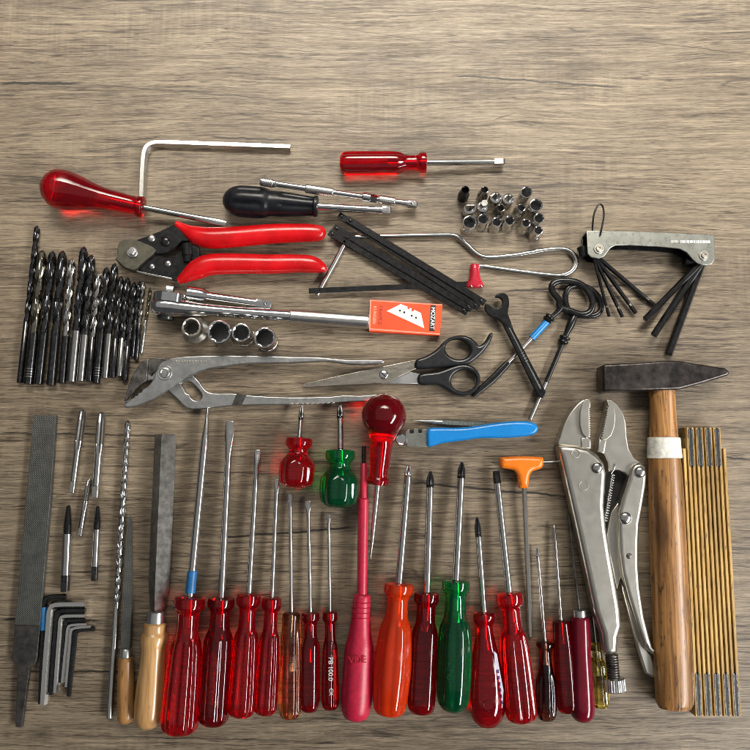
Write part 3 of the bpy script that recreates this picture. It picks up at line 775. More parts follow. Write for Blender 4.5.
# ------------------------------------------------------------------ cable cutter
def cable_cutter():
    root = thing('cable_cutter', 'cable cutter with red dipped handles and black steel head', 'cutter', 190, 255)
    # black side plates
    up = plate('upper_lever', [[(136, 240), (146, 236.5), (160, 231), (178, 222.5), (192, 225), (194, 240), (182, 241), (176, 246), (168, 252), (158, 254), (147, 251), (138, 247)]], 5, 13, M['black_steel'], root, .9)
    lo = plate('lower_lever', [[(136, 268), (140, 258), (150, 255), (160, 257), (172, 257), (182, 250), (190, 244), (199, 248), (200, 262), (192, 272), (182, 279), (174, 280), (158, 276.5), (145, 273)]], 4.5, 10, M['black_steel'], root, .9)
    plate('hook_blade', [[(117, 252), (119, 243), (126, 239.5), (136, 240), (146, 244), (156, 250), (148, 258), (140, 265), (134, 270), (124, 267), (119, 262), (115, 258.5), (118.5, 256)]], 9, 14, M['cutter_blade'], root, .5, smooth=2)
    plate('lower_blade', [[(115, 259), (119, 256), (127, 260), (138, 263), (138, 271), (131, 271), (122, 267)]], 4.5, 9, M['cutter_blade'], root, .5)
    plate('edge_strip', [[(136.5, 270), (146, 272.5), (158, 275), (172, 278), (172, 279.6), (157, 277), (145, 274.4), (136, 271.8)]], 8, 10.6, M['shaft'], root, .4)
    c = V(132.5, 252.5, 14)
    v, f = loft(c, c + Vector((0, 0, 1)), [(-1, 5.5, 5.5, R), (.9, 5.5, 5.5, R), (1.4, 5, 5, R), (1.42, 3.6, 3.6, s_poly(6)), (4, 3.5, 3.5, s_poly(6)), (4.5, 2.9, 2.9, s_poly(6))], 30, up=Vector((0, 1, 0)))
    link_mesh('pivot_bolt', v, f, M['forged'], root, 35)
    rivet('rivet', 151.5, 238.5, 13, 4, 2.4, M['forged'], root)
    rivet('rivet', 165.5, 241.5, 13, 5.2, 3.4, M['black_steel'], root)
    rivet('rivet', 152, 266.5, 10, 3.0, 2.0, M['forged'], root)
    rivet('rivet', 168, 263.5, 10, 3.2, 2.0, M['forged'], root)
    v, f = loft(V(187, 244, 10), V(188, 263, 10), [(0, 5, 5, R), (.7, 5.6, 5.6, R), (12, 5.6, 5.6, R), (13, 4.6, 4.6, R), (19, 4.4, 4.4, R)], 28)
    link_mesh('stop_roller', v, f, M['black_steel'], root, 40)
    # dipped handles
    for name, pts in (('handle', [(176, 223.5, 3.2), (184, 228.5, 5.0), (196, 235, 9.2), (212, 238, 10.8), (240, 236.5, 10.4), (270, 234, 10.0), (298, 233, 9.4), (314, 233, 8.8), (323, 233.2, 6.5), (326, 233.4, 1.5)]),
                      ('handle', [(178, 281, 3.2), (185, 277, 6.0), (197, 269.5, 10.2), (212, 264.5, 10.8), (240, 263.8, 10.2), (270, 264.2, 9.8), (296, 263.6, 9.2), (312, 264.5, 8.6), (322, 268, 5.5), (326, 271, 1.6)])):
        tube(name, [(x, y, 11.0) for x, y, r in pts], 11, [r for x, y, r in pts], M['red_dip'], root, k=6, seg=28, sharp=60, rz=.9)
cable_cutter()

# ------------------------------------------------------------------ twist drills
def drill(name, label, T, E, w, split, mats, group, turns=None, seg=48, z=None, cat='drill bit', hand=-1, ringmark=False):
    r = w / 2; z = z if z is not None else r + .1
    root = thing(name, label, cat, E[0], E[1], group)
    pT, pE = V(*T, z), V(*E, z); L = (pE - pT).length; Lf = L * split
    turns = turns or Lf / (w * (8.0 if w > 8.8 else 6.0))
    n = int(max(24, turns * 18))
    st = [(0, r * .12, r * .12, s_drill), (r * .55, r * .75, r * .75, s_drill)]
    for i in range(n + 1):
        s = r * .8 + (Lf - r * .8) * i / n
        if i > n - 3:
            f = (i - (n - 3)) / 3
            fn = lambda th, f=f: s_drill(th) * (1 - f) + f * .97
        else: fn = s_drill
        st.append((s, r, r, fn))
    v, f = loft(pT, pE, st, seg, twist=lambda s: hand * 2 * math.pi * turns * s / Lf + .6)
    link_mesh('flute', v, f, M[mats[0]], root, 28)
    v, f = loft(pT, pE, [(Lf - .3, r * .9, r * .9, R), (Lf, r * .97, r * .97, R), (L - .5, r * .97, r * .97, R), (L, r * .8, r * .8, R)], 24)
    sh = link_mesh('shank', v, f, M[mats[1]], root, 40)
    if ringmark:
        d = (pE - pT).normalized()
        for q in range(4):
            c = pE - d * (8 + q * 2.6)
            v, f = loft(c, c + d, [(0, r * 1.0, r * 1.0, R), (.7, r * 1.0, r * 1.0, R)], 24)
            link_mesh('ring_mark', v, f, M['shaft'], sh, 40)
    return root
G = 'twist drills lined up at left'
DR = [((37.5, 225.5), (19.8, 383), 6.2, .62, ('drill_black', 'drill_black'), 'longest thin black drill bit, leftmost of the lined up drills', False),
      ((42.7, 250), (28.4, 384.5), 9.6, .63, ('drill_gold', 'drill_black'), 'drill bit with straw tinted flutes and ring marks on its black shank', True),
      ((53, 251), (38.5, 384.5), 9.0, .62, ('drill_black', 'drill_black'), 'thick black drill bit right of the straw tinted one', False),
      ((63, 250.5), (51, 385.5), 9.4, .61, ('drill_black', 'drill_black'), 'thick black drill bit reaching lowest, fourth from the left', False),
      ((72.2, 258), (62, 383.5), 7.8, .63, ('drill_grey', 'drill_black'), 'grey fluted drill bit with black shank, fifth from the left', False),
      ((84.3, 246.5), (71.5, 382), 9.0, .63, ('drill_black', 'drill_grey'), 'tall black fluted drill bit with bright grey shank', False),
      ((91.8, 254.5), (80.5, 381.5), 8.6, .64, ('drill_black', 'drill_grey'), 'black fluted drill bit with bright shank, right of the tall one', False),
      ((98.8, 272), (89, 381.5), 6.8, .6, ('drill_grey', 'drill_black'), 'dull grey drill bit with dark shank in the middle of the row', False),
      ((107, 267), (96.3, 383.5), 7.6, .6, ('drill_black', 'drill_black'), 'black drill bit with ring marks on its dark shank, middle of the row', True),
      ((115, 263), (105, 378.5), 7.4, .62, ('drill_black', 'drill_grey'), 'black fluted drill bit with bright shank, tip near the cable cutter', False),
      ((121.3, 276), (112.6, 378), 6.2, .62, ('drill_black', 'drill_black'), 'medium black drill bit below the cable cutter head', False),
      ((128, 277.5), (119.2, 376.5), 6.6, .62, ('drill_black', 'drill_grey'), 'medium black fluted drill bit with shiny shank near the ratchet', False),
      ((134.5, 282), (124.6, 380.5), 6.2, .66, ('drill_black', 'drill_black'), 'medium black drill bit reaching down to the pump pliers jaw', False),
      ((139.4, 281.5), (132.5, 356.5), 3.9, .52, ('drill_black', 'drill_black'), 'thin short black drill bit left of the bright thinnest one', False),
      ((143.5, 281), (136.2, 360.5), 4.2, .55, ('drill_grey', 'drill_black'), 'thin short drill bit with dark shank beside the ratchet head', False),
      ((150.3, 288), (141.2, 353.5), 3.3, .5, ('drill_gold', 'drill_bright'), 'thinnest bright drill bit, rightmost of the lined up drills', False)]
for T, E, w, sp, mt, lb, rm in DR: drill('drill_bit', lb, T, E, w, sp, mt, G, ringmark=rm)
drill('masonry_drill', 'long slender bright drill bit lying left of the wooden handled files', (128, 420), (109.5, 718), 6.4, .64, ('drill_bright', 'shaft'), None, turns=5.6, z=3.5)

# ------------------------------------------------------------------ taps and extractors
def tap(label, T, E, w, thread=.36, wsh=None):
    root = thing('thread_tap', label, 'thread tap', E[0], E[1], 'loose thread taps')
    r = w / 2; z = r + .1; pT, pE = V(*T, z), V(*E, z); L = (pE - pT).length; Lt = L * thread; rs = (wsh or w) / 2
    fl = s_flute(3, .42, 1.2, 3)
    st = [(0, r * .35, r * .35, fl)]
    n = 22
    for i in range(n * 2):
        s = 1.5 + (Lt - 1.5) * i / (n * 2 - 1)
        q = min(1, .7 + s / Lt * .9) * (1.0 if i % 2 else .88)
        st.append((s, r * q, r * q, fl))
    st += [(Lt + 5, r * .9, r * .9, fl), (Lt + 9, rs * .97, rs * .97, R)]
    v, f = loft(pT, pE, st, 36); link_mesh('thread', v, f, M['drill_grey'], root, 30)
    q4 = s_poly(4, math.pi / 4)
    v, f = loft(pT, pE, [(Lt + 8.9, rs * .98, rs * .98, R), (L * .85, rs, rs, R), (L * .86, rs * .95, rs * .95, R), (L * .865, rs * .86, rs * .86, q4), (L - .5, rs * .86, rs * .86, q4), (L, rs * .7, rs * .7, q4)], 28)
    link_mesh('shank', v, f, M['shaft'], root, 30)
tap('thread tap with slanting bright flute, leftmost of the three taps', (83, 409.5), (72, 493), 8.6, .38, 6.6)
tap('thickest thread tap standing right of the two upper taps', (102, 412), (95.3, 498), 9.6, .38, 8.0)
tap('smallest thread tap lying lower between the two others and the extractors', (89.5, 478), (79.8, 536), 5.6, .4, 5.2)

def extractor(label, T, E, w, thr, wsh):
    root = thing('screw_extractor', label, 'screw extractor', E[0], E[1], 'screw extractors')
    r = w / 2; z = r + .2; pT, pE = V(*T, z), V(*E, z); L = (pE - pT).length; Lt = L * thr; rs = wsh / 2
    st = [(0, .6, .6, R)]; n = 13
    for i in range(n):
        for k, q in ((0, 1.0), (.35, 1.02), (.5, .80), (.9, .82)):
            s = 1 + (Lt - 1) * (i + k) / n
            t = min(1, .45 + .8 * s / Lt)
            st.append((s, r * t * q, r * t * q, R))
    v, f = loft(pT, pE, st, 28, twist=None); link_mesh('thread', v, f, M['black_steel'], root, 30)
    v, f = loft(pT, pE, [(Lt - .2, rs * .8, rs * .8, R), (Lt + .4, rs, rs, R), (L * .81, rs, rs, R)], 28)
    link_mesh('shank', v, f, M['shaft'], root, 30)
    q4 = s_poly(4, math.pi / 4)
    v, f = loft(pT, pE, [(L * .81, rs * .95, rs * .95, R), (L * .82, rs * .9, rs * .9, q4), (L - .4, rs * .9, rs * .9, q4), (L, rs * .75, rs * .75, q4)], 28)
    link_mesh('square_end', v, f, M['drill_black'], root, 30)
extractor('thicker screw extractor with black thread, next to the flat file', (68.6, 505), (65, 591.5), 8.2, .33, 8.8)
extractor('slimmer screw extractor with black thread, next to the long bright drill', (97.9, 506), (94.4, 580.5), 7, .31, 6.8)

# ------------------------------------------------------------------ files
def flat_file():
    root = thing('flat_file', 'large flat dark grey file with bare pointed tang at far left', 'file', 30, 560)
    plate('blade', [[(33.3, 415), (55.8, 415.3), (51, 490), (45, 560), (40, 625), (14.5, 625), (18, 590), (20.5, 560), (27, 490)]], .3, 5.6, M['file'], root, .4)
    plate('tang', [[(14.5, 625), (40, 625), (36.5, 660), (34.5, 664.5), (29.5, 667.5), (21.3, 727.5), (15.4, 727), (17.5, 668), (12.3, 658)]], .4, 5.3, M['file_bare'], root, .5)
    return root
flat_file()

def wood_handle(root, pC, pE, prof, material, flat=1.0, seg=40):
    L = (pE - pC).length
    v, f = loft(pC, pE, [(t * L, r, r * flat, R) for t, r in prof], seg, k=4)
    return link_mesh('handle', v, f, M[material], root, 50)

def small_file():
    root = thing('small_file', 'slim tapering dark file with worn brown wooden handle', 'file', 126, 722, 'wooden handled files')
    a, b_ = V(130, 516, 5), V(126.2, 650, 7)
    L = (b_ - a).length
    q = s_poly(4, math.pi / 4)
    v, f = loft(a, b_, [(0, 1.0, .8, q), (4, 2.2, 1.6, q), (30, 3.6, 2.0, q), (L * .6, 5.0, 2.6, q), (L * .9, 5.4, 2.8, q), (L, 4.6, 2.8, q)], 24)
    link_mesh('blade', v, f, M['file'], root, 30)
    p0, p1 = V(126, 648.5, 7.6), V(125.8, 656.5, 7.6)
    v, f = loft(p0, p1, [(0, 4.6, 4.6, R), (.8, 5.2, 5.2, R), (8, 5.6, 5.6, R)], 28); link_mesh('ferrule', v, f, M['forged'], root, 40)
    wood_handle(root, p1, V(126, 723.5, 7.6), [(0, 5.2), (.02, 6.6), (.3, 7.5), (.6, 7.8), (.88, 8.0), (.95, 7.0), (.99, 4.6), (1, 1)], 'handle_brown')
small_file()

def tri_file():
    root = thing('triangular_file', 'three sided grey file with varnished turned beech handle', 'file', 148, 726, 'wooden handled files')
    a, b_ = V(164.3, 434.5, 6.2), V(156.5, 613, 9)
    L = (b_ - a).length
    tri = s_poly(3, math.pi / 6)
    v, f = loft(a, b_, [(0, 8.2, 6.0, tri), (.8, 8.7, 6.4, tri), (L * .6, 8.6, 6.4, tri), (L * .86, 8.2, 6.2, tri), (L * .95, 6.6, 5.4, tri), (L + 1, 4.6, 4, tri)], 48)
    link_mesh('blade', v, f, M['file_grey'], root, 25)
    p0, p1 = V(156.0, 611, 12), V(155.3, 622.5, 12.5)
    v, f = loft(p0, p1, [(0, 6.4, 6.4, R), (1.2, 7.9, 7.9, R), (11.5, 8.6, 8.6, R)], 32); link_mesh('ferrule', v, f, M['forged'], root, 40)
    wood_handle(root, p1, V(147.5, 729, 13), [(0, 8.6), (.015, 10.2), (.09, 10.8), (.12, 12.4), (.17, 12.9), (.25, 11.5), (.4, 11.6), (.6, 13.0), (.8, 13.6), (.9, 12.6), (.96, 9.8), (.99, 6), (1, 1)], 'handle_pale')
tri_file()

# ------------------------------------------------------------------ nested hex keys
KG = 'nested L shaped hex keys'
K = [('hex_key', 'outermost black hex key carrying a blue sleeve', [(66, 596.5), (52, 596.8), (46.5, 598.5), (44.6, 603), (44, 612), (42, 660), (40.3, 703.5)], 2.4, 'black_steel'),
     ('hex_key', 'thickest bright hex key of the nested set', [(85.5, 603.8), (62, 604), (53.5, 605.5), (50.4, 611), (49.4, 622), (46, 665), (43.5, 704)], 3.8, 'bright_key'),
     ('hex_key', 'thick black hex key inside the thickest bright one', [(85.2, 610.2), (66, 610.4), (59, 611.5), (56.6, 616), (56, 626), (53.4, 660), (51.2, 694.5)], 2.7, 'black_steel'),
     ('hex_key', 'medium bright hex key between two black ones', [(85.2, 615.4), (70, 615.6), (63, 616.6), (60.8, 621), (60, 632), (57.8, 660), (55.6, 692)], 2.8, 'bright_key'),
     ('hex_key', 'medium black hex key between bright ones in the nest', [(85.2, 620), (74, 620.2), (67, 621.2), (64.8, 625), (64.2, 636), (62, 660), (60.0, 682)], 2.0, 'black_steel'),
     ('hex_key', 'thin bright hex key next to the thinnest bright one', [(87, 624), (77, 624.4), (70.5, 625.4), (68, 629), (67, 640), (64.8, 660), (62.6, 682.5)], 2.1, 'bright_key'),
     ('hex_key', 'thinnest bright hex key touching the innermost black one', [(91.5, 626.6), (80, 627.2), (73.8, 628.6), (71.4, 632), (70.5, 642), (68.6, 664), (66.6, 686.5)], 2.1, 'bright_key'),
     ('hex_key', 'innermost black hex key with the shortest long arm at right', [(94.8, 628.8), (84, 629.4), (78, 630.6), (75.4, 634.5), (74.4, 645), (71.4, 672), (68.8, 696)], 2.3, 'black_steel')]
for i, (nm, lb, pts, r, mt) in enumerate(K):
    if i == 0:
        root = thing(nm, lb, 'hex key', 44, 620, KG)
        tube('rod', pts, r + .1, r, M[mt], root, k=4, seg=6, sharp=25)
        tube('sleeve', [(43.9, 607), (43.3, 630)], r + .3, r + .7, M['blue_sleeve'], root, k=1, seg=16)
    else:
        o = tube(nm, pts, r + .1, r, M[mt], None, k=4, seg=6, sharp=25)
        tag(o, lb, 'hex key', KG)

# ------------------------------------------------------------------ small sockets
def socket(label, px, py, ro, rb, h, m='chrome', group='small sockets standing in a cluster', drive=None, waist=True, hexed=True, depth=None, ribs=False):
    """a socket standing on its square drive end; ro opening end radius, rb foot radius; px,py where the photo shows the rim"""
    c = V(px, py, h); c0 = Vector((c.x, c.y, 0)); up = Vector((0, 1, 0))
    root = thing('socket', label, 'socket', px, py, group)
    root.location = c0 * U; ORG[root.name] = c0.copy()
    hx = s_poly(6) ; ri = ro * .78; depth = depth or h * .5
    st = [(0, rb * .93, rb * .93, R), (.6, rb, rb, R)]
    if abs(rb - ro) > .4 and waist: st += [(h * .42, rb, rb, R), (h * .50, (rb + ro) / 2, (rb + ro) / 2, R), (h * .58, ro, ro, R)]
    elif ribs: st += [(h * .3, rb, rb, R), (h * .32, rb * .93, rb * .93, R), (h * .42, rb * .93, rb * .93, R), (h * .44, rb, rb, R)]
    st += [(h - .8, ro, ro, R), (h - .15, ro * .95, ro * .95, R), (h, ro * .88, ro * .88, R), (h - .3, ri * 1.08, ri * 1.08, R if not hexed else s_flute(6, .1)), (h - .9, ri, ri, s_flute(12, .1) if hexed else R), (h - depth, ri, ri, s_flute(12, .1) if hexed else R)]
    v, f = loft(c0, c0 + Vector((0, 0, 1)), st, 48, up=up, cap=False)
    link_mesh('body', v, f, M[m], root, 30)
    v, f = loft(c0, c0 + Vector((0, 0, 1)), [(h - depth + .01, ri * 1.03, ri * 1.03, R), (h - depth - .2, ri * .6, ri * .6, s_poly(4)), (h - depth - 5, ri * .56, ri * .56, s_poly(4))], 32, up=up, cap=True)
    link_mesh('bore', v, f, M['inside'], root, 30)  # closed dark plug, the depth shade is in its colour
    return root

def bit_socket(label, px, py, kind, rb=5.6, h=25):
    c = V(px, py, h); c0 = Vector((c.x, c.y, 0)); up = Vector((0, 1, 0))
    root = thing('bit_socket', label, 'socket', px, py, 'small sockets standing in a cluster')
    root.location = c0 * U; ORG[root.name] = c0.copy()
    v, f = loft(c0, c0 + Vector((0, 0, 1)), [(0, rb * .93, rb * .93, R), (.6, rb, rb, R), (h * .52, rb, rb, R), (h * .6, rb * .9, rb * .9, R), (h * .64, rb * .55, rb * .55, R)], 36, up=up)
    link_mesh('body', v, f, M['chrome'], root, 35)
    if kind == 'cross': st = [(h * .6, rb * .6, rb * .6, R), (h * .72, rb * .62, rb * .62, s_cross), (h * .9, rb * .5, rb * .5, s_cross), (h, rb * .12, rb * .12, s_cross)]
    elif kind == 'flat': st = [(h * .6, rb * .6, rb * .6, R), (h * .8, rb * .8, rb * .3, R), (h, rb * .8, rb * .12, R)]
    else: st = [(h * .6, rb * .6, rb * .6, s_poly(6)), (h * .97, rb * .58, rb * .58, s_poly(6)), (h, rb * .5, rb * .5, s_poly(6))]
    v, f = loft(c0, c0 + Vector((0, 0, 1)), st, 32, up=up)
    link_mesh('bit', v, f, M['shaft'], root, 30)
def q(x, y): return 450 + x / 6.82, 170 + y / 6.82
SK = [(105, 135, 4.2, 5.6, 22, 'black_steel', 'small black socket at the upper left corner of the cluster'),
      (237, 135, 3.9, 5.4, 22, 'drill_grey', 'small grey socket second in the top row of the cluster'),
      (522, 150, 6.0, 6.0, 22, 'chrome', 'wide socket at the top right end of the upper row'),
      (588, 238, 6.7, 6.7, 22, 'chrome', 'widest dark mouthed socket on the right edge of the cluster'),
      (347, 258, 4.1, 5.8, 22, 'drill_grey', 'narrow mouthed socket in the middle of the cluster'),
      (487, 256, 4.1, 5.9, 22, 'chrome', 'narrow mouthed socket left of the widest one'),
      (135, 355, 7.0, 7.0, 22, 'chrome', 'wide hexagon socket at the lower left corner of the cluster'),
      (227, 333, 5.6, 6.2, 22, 'chrome', 'socket beside the wide hexagon one in the bottom row'),
      (320, 352, 5.1, 6.2, 22, 'chrome', 'third socket of the bottom row, lower than its neighbours'),
      (408, 342, 5.2, 6.2, 22, 'chrome', 'fourth socket of the bottom row below the middle one'),
      (520, 360, 4.6, 6.4, 22, 'chrome', 'fifth socket of the bottom row with a dark flared foot'),
      (608, 327, 5.4, 5.8, 22, 'chrome', 'socket on the right edge below the widest one'),
      (603, 410, 4.6, 6.3, 22, 'chrome', 'lowest socket at the bottom right corner of the cluster')]
for x, y, ro, rb, h, m, lb in SK:
    socket(lb, *q(x, y), ro, rb, h, m)
bit_socket('bit socket with bright cross point, third in the top row', *q(322, 162), 'cross', 6.2)
bit_socket('bit socket with bright cross point, fourth in the top row', *q(410, 172), 'cross', 6.0)
bit_socket('bit socket with flat blade below the small black socket', *q(140, 240), 'flat', 6.0)
bit_socket('bit socket with pointed hexagon pin in the second row', *q(235, 225), 'hex', 6.4)

SG = 'four large sockets below the ratchet'
socket('socket with narrow mouth and broad pale flange, left of the large four', 191, 327, 9.4, 13.4, 26, 'satin', SG, waist=True, depth=14)
socket('widest thin walled socket, second of the large four', 219, 331.5, 11.6, 11.6, 30, 'chrome', SG, depth=18)
socket('smallest shiny socket, third of the large four', 241, 332.5, 9.2, 9.8, 30, 'chrome', SG, waist=False, ribs=True, depth=16)
socket('rightmost thick walled socket of the large four', 264.5, 337.5, 10.4, 10.4, 28, 'chrome', SG, ribs=True, depth=16)

# ------------------------------------------------------------------ ratchet and short extension
def ratchet():
    root = thing('ratchet', 'long chrome ratchet handle with knurled grip lying on its side', 'ratchet', 250, 310)
    p0, p1 = V(152, 306, 15), V(369, 322, 8)
    L = (p1 - p0).length
    st = [(0, 3, 5, R), (1.5, 7.6, 10, R), (6, 9.6, 12.6, R), (14, 10.2, 13.6, R), (22, 9.8, 12.4, R), (31, 8.6, 9.4, R), (44, 7.0, 7.2, R), (62, 6.0, 6.0, R), (90, 5.8, 5.8, R), (120, 6.2, 6.2, R), (138, 6.4, 6.4, R)]
    v, f = loft(p0, p1, st, 36, k=3); link_mesh('body', v, f, M['chrome'], root, 40)
    dd = (p1 - p0).normalized()
    knurled('knurled_grip', p0 + dd * 137, p1, 7.3, 20, 2.4, M['grip_chrome'], root, .022)
    c = V(169.5, 297, 15); e = V(170.5, 289, 15)
    v, f = loft(c, e, [(-6, 15.5, 13, R), (2.6, 15.8, 13.2, R), (3.2, 15, 12.4, R), (3.3, 9, 9, R), (3.8, 8.6, 8.6, R), (3.9, 4.2, 4.2, s_poly(4, math.pi / 4)), (10, 4.1, 4.1, s_poly(4, math.pi / 4)), (11, 3.4, 3.4, s_poly(4, math.pi / 4))], 48)
    link_mesh('drive_head', v, f, M['chrome'], root, 35)
    c = V(166, 314, 13); e = V(165.5, 320, 13)
    v, f = loft(c, e, [(-4, 9, 9, R), (3, 9, 9, R), (3.4, 8, 8, R), (6, 7.6, 7.6, R)], 32); link_mesh('selector', v, f, M['black_plastic'], root, 35)
ratchet()
def short_ext():
    root = thing('extension_bar', 'short thick chrome extension bar lying above the ratchet handle', 'extension bar', 230, 299)
    p0, p1 = V(187.5, 293.5, 9), V(271.5, 305.5, 7); L = (p1 - p0).length
    q4 = s_poly(4, math.pi / 4)
    v, f = loft(p0, p1, [(0, 6.6, 6.6, R), (.8, 7.7, 7.7, R), (15.5, 7.7, 7.7, R), (19, 5.6, 5.6, R), (22, 4.8, 4.8, R), (L - 16, 4.6, 4.6, R), (L - 14.5, 4.4, 4.4, q4), (L - 1, 4.4, 4.4, q4), (L, 3.5, 3.5, q4)], 32)
    link_mesh('bar', v, f, M['chrome'], root, 35)
    d = (p1 - p0).normalized()
    c = p0 + d * (L - 6) + Vector((0, 0, 4.2))
    v, f = loft(c, c + Vector((0, 0, 1)), [(-1, 1.6, 1.6, R), (.6, 1.2, 1.2, R), (.9, .2, .2, R)], 16, up=Vector((0, 1, 0)))
    link_mesh('detent_ball', v, f, M['shaft'], root, 60)
short_ext()

# ------------------------------------------------------------------ junior hacksaw and spare blades
def hacksaw():
    root = thing('junior_hacksaw', 'small hacksaw with bent steel rod frame, black blade and red end cap', 'hacksaw', 450, 260)
    tube('frame', [(317, 295), (325, 280), (335, 262), (343, 247), (347, 240.5), (353, 237.6), (362, 237), (400, 236), (440, 235.2), (452, 235.4), (458, 237.5), (466, 244), (475, 252.5), (482, 256.5), (492, 257.6), (515, 255.4), (545, 250.2), (562, 249.2), (571, 252.4), (576, 260), (573.5, 269), (564, 275), (550, 275.2), (520, 271.8), (492, 267.8), (481, 266.6), (475.5, 268.5), (473, 274)], 3.2, 2.7, M['shaft'], root, k=5, seg=16)
    a, b_ = V(309, 291.5, 4), V(472, 284.5, 4)
    box('blade', a, b_, 5.4, 5.9, 6.9, M['black_steel'], root)
    c0, c1 = V(474.5, 264.5, 5), V(474.8, 288, 5)
    v, f = loft(c0, c1, [(0, 3.8, 3.8, R), (1, 4.6, 4.6, R), (10, 5.2, 4.9, R), (16, 6.4, 4.9, R), (20, 8.8, 4.6, R), (23, 9.4, 4.2, R), (24, 7.5, 3.4, R)], 28, k=2)
    link_mesh('end_cap', v, f, M['red_cap'], root, 45)
    for x in (471.5, 481.5):
        rivet('pin', x, 286.2, 8.6, 1.2, .8, M['shaft'], root, 12)
hacksaw()

def saw_blades():
    defs = [((329, 232), (467.5, 312.5), 7.0, 'black saw blade at the lower left edge of the crossed bundle'),
            ((333.5, 226.5), (472, 309), 8.6, 'black saw blade in the bundle, second from its lower edge'),
            ((338.5, 214.5), (479, 307.5), 9.2, 'black saw blade ending highest in the upper left of the bundle'),
            ((347, 218.5), (485, 303), 11.0, 'black saw blade on top of the bundle, along its upper right edge'),
            ((341, 240), (463, 307), 5.6, 'black saw blade lying lowest, mostly under the crossed bundle')]
    mesh = {}
    for i, (a, b_, z, lb) in enumerate(defs):
        pa, pb = V(*a, z), V(*b_, z)
        root = thing('saw_blade', lb, 'saw blade', (a[0] + b_[0]) / 2, (a[1] + b_[1]) / 2, 'spare black saw blades in a crossed bundle')
        box('strip', pa, pb, 6.6, z - 1.6, z, M['black_steel'], root)
        d = (pb - pa).normalized()
        for p in (pa + d * 4, pb - d * 4):
            v, f = loft(p, p + Vector((0, 0, 1)), [(-1, 1.5, 1.5, R), (1.2, 1.5, 1.5, R), (1.4, 1.2, 1.2, R)], 14, up=Vector((0, 1, 0)))
            link_mesh('pin', v, f, M['black_steel'], root, 40)
saw_blades()

# ------------------------------------------------------------------ blade box
def blade_box():
    root = thing('blade_box', 'orange red card box of trapezoid knife blades at the end of the ratchet grip', 'box', 405, 318)
    plate('carton', [[(370.2, 299.5), (442.4, 304.2), (439.8, 335.2), (369, 331.2)]], .2, 8, M['box_red'], root, .35)
    z = 8.0
    def bq(x, y): return 365 + x / 9.375, 295 + y / 9.375
    plate('card_edge', [[bq(46, 46), bq(722, 88), bq(720, 98), bq(58, 56), bq(48, 330), bq(38, 330)]], z, z + .06, M['card_edge'], root, .01)
    plate('card_edge', [[bq(45, 312), bq(700, 360), bq(700, 372), bq(42, 325)]], z, z + .06, M['card_edge'], root, .01)
    bl = plate('printed_blade', [[bq(203, 150), bq(335, 84), bq(400, 110), bq(398, 128), bq(412, 136), bq(422, 120), bq(438, 127), bq(436, 150), bq(450, 156), bq(462, 138), bq(525, 168), bq(556, 312)]], z, z + .08, M['print_white'], root, .01)
    for x, y in ((328, 146), (368, 163), (438, 195), (478, 213)):
        c = bq(x, y)
        plate('printed_hole', [[(c[0] + 1.05 * math.cos(a), c[1] + 1.05 * math.sin(a)) for a in [i * math.pi / 6 for i in range(12)]]], z + .08, z + .14, M['print_black'], bl, .01)
    plate('logo_panel', [[bq(614, 95), bq(664, 98), bq(652, 342), bq(602, 338)]], z, z + .08, M['print_black'], root, .01)
    text('logo_lettering', 'MOZART', 432.6, 318.2, z + .2, 5.6, -93, M['print_white'], root, .06, .98, .09)
    text('print', 'TRAPEZ', 380.2, 315, z + .12, 5.2, -93, M['print_dark'], root, .06, 1.1)
    text('print', 'KLINGEN', 374.5, 315, z + .12, 4.6, -93, M['print_pale'], root, .06, .95)
blade_box()

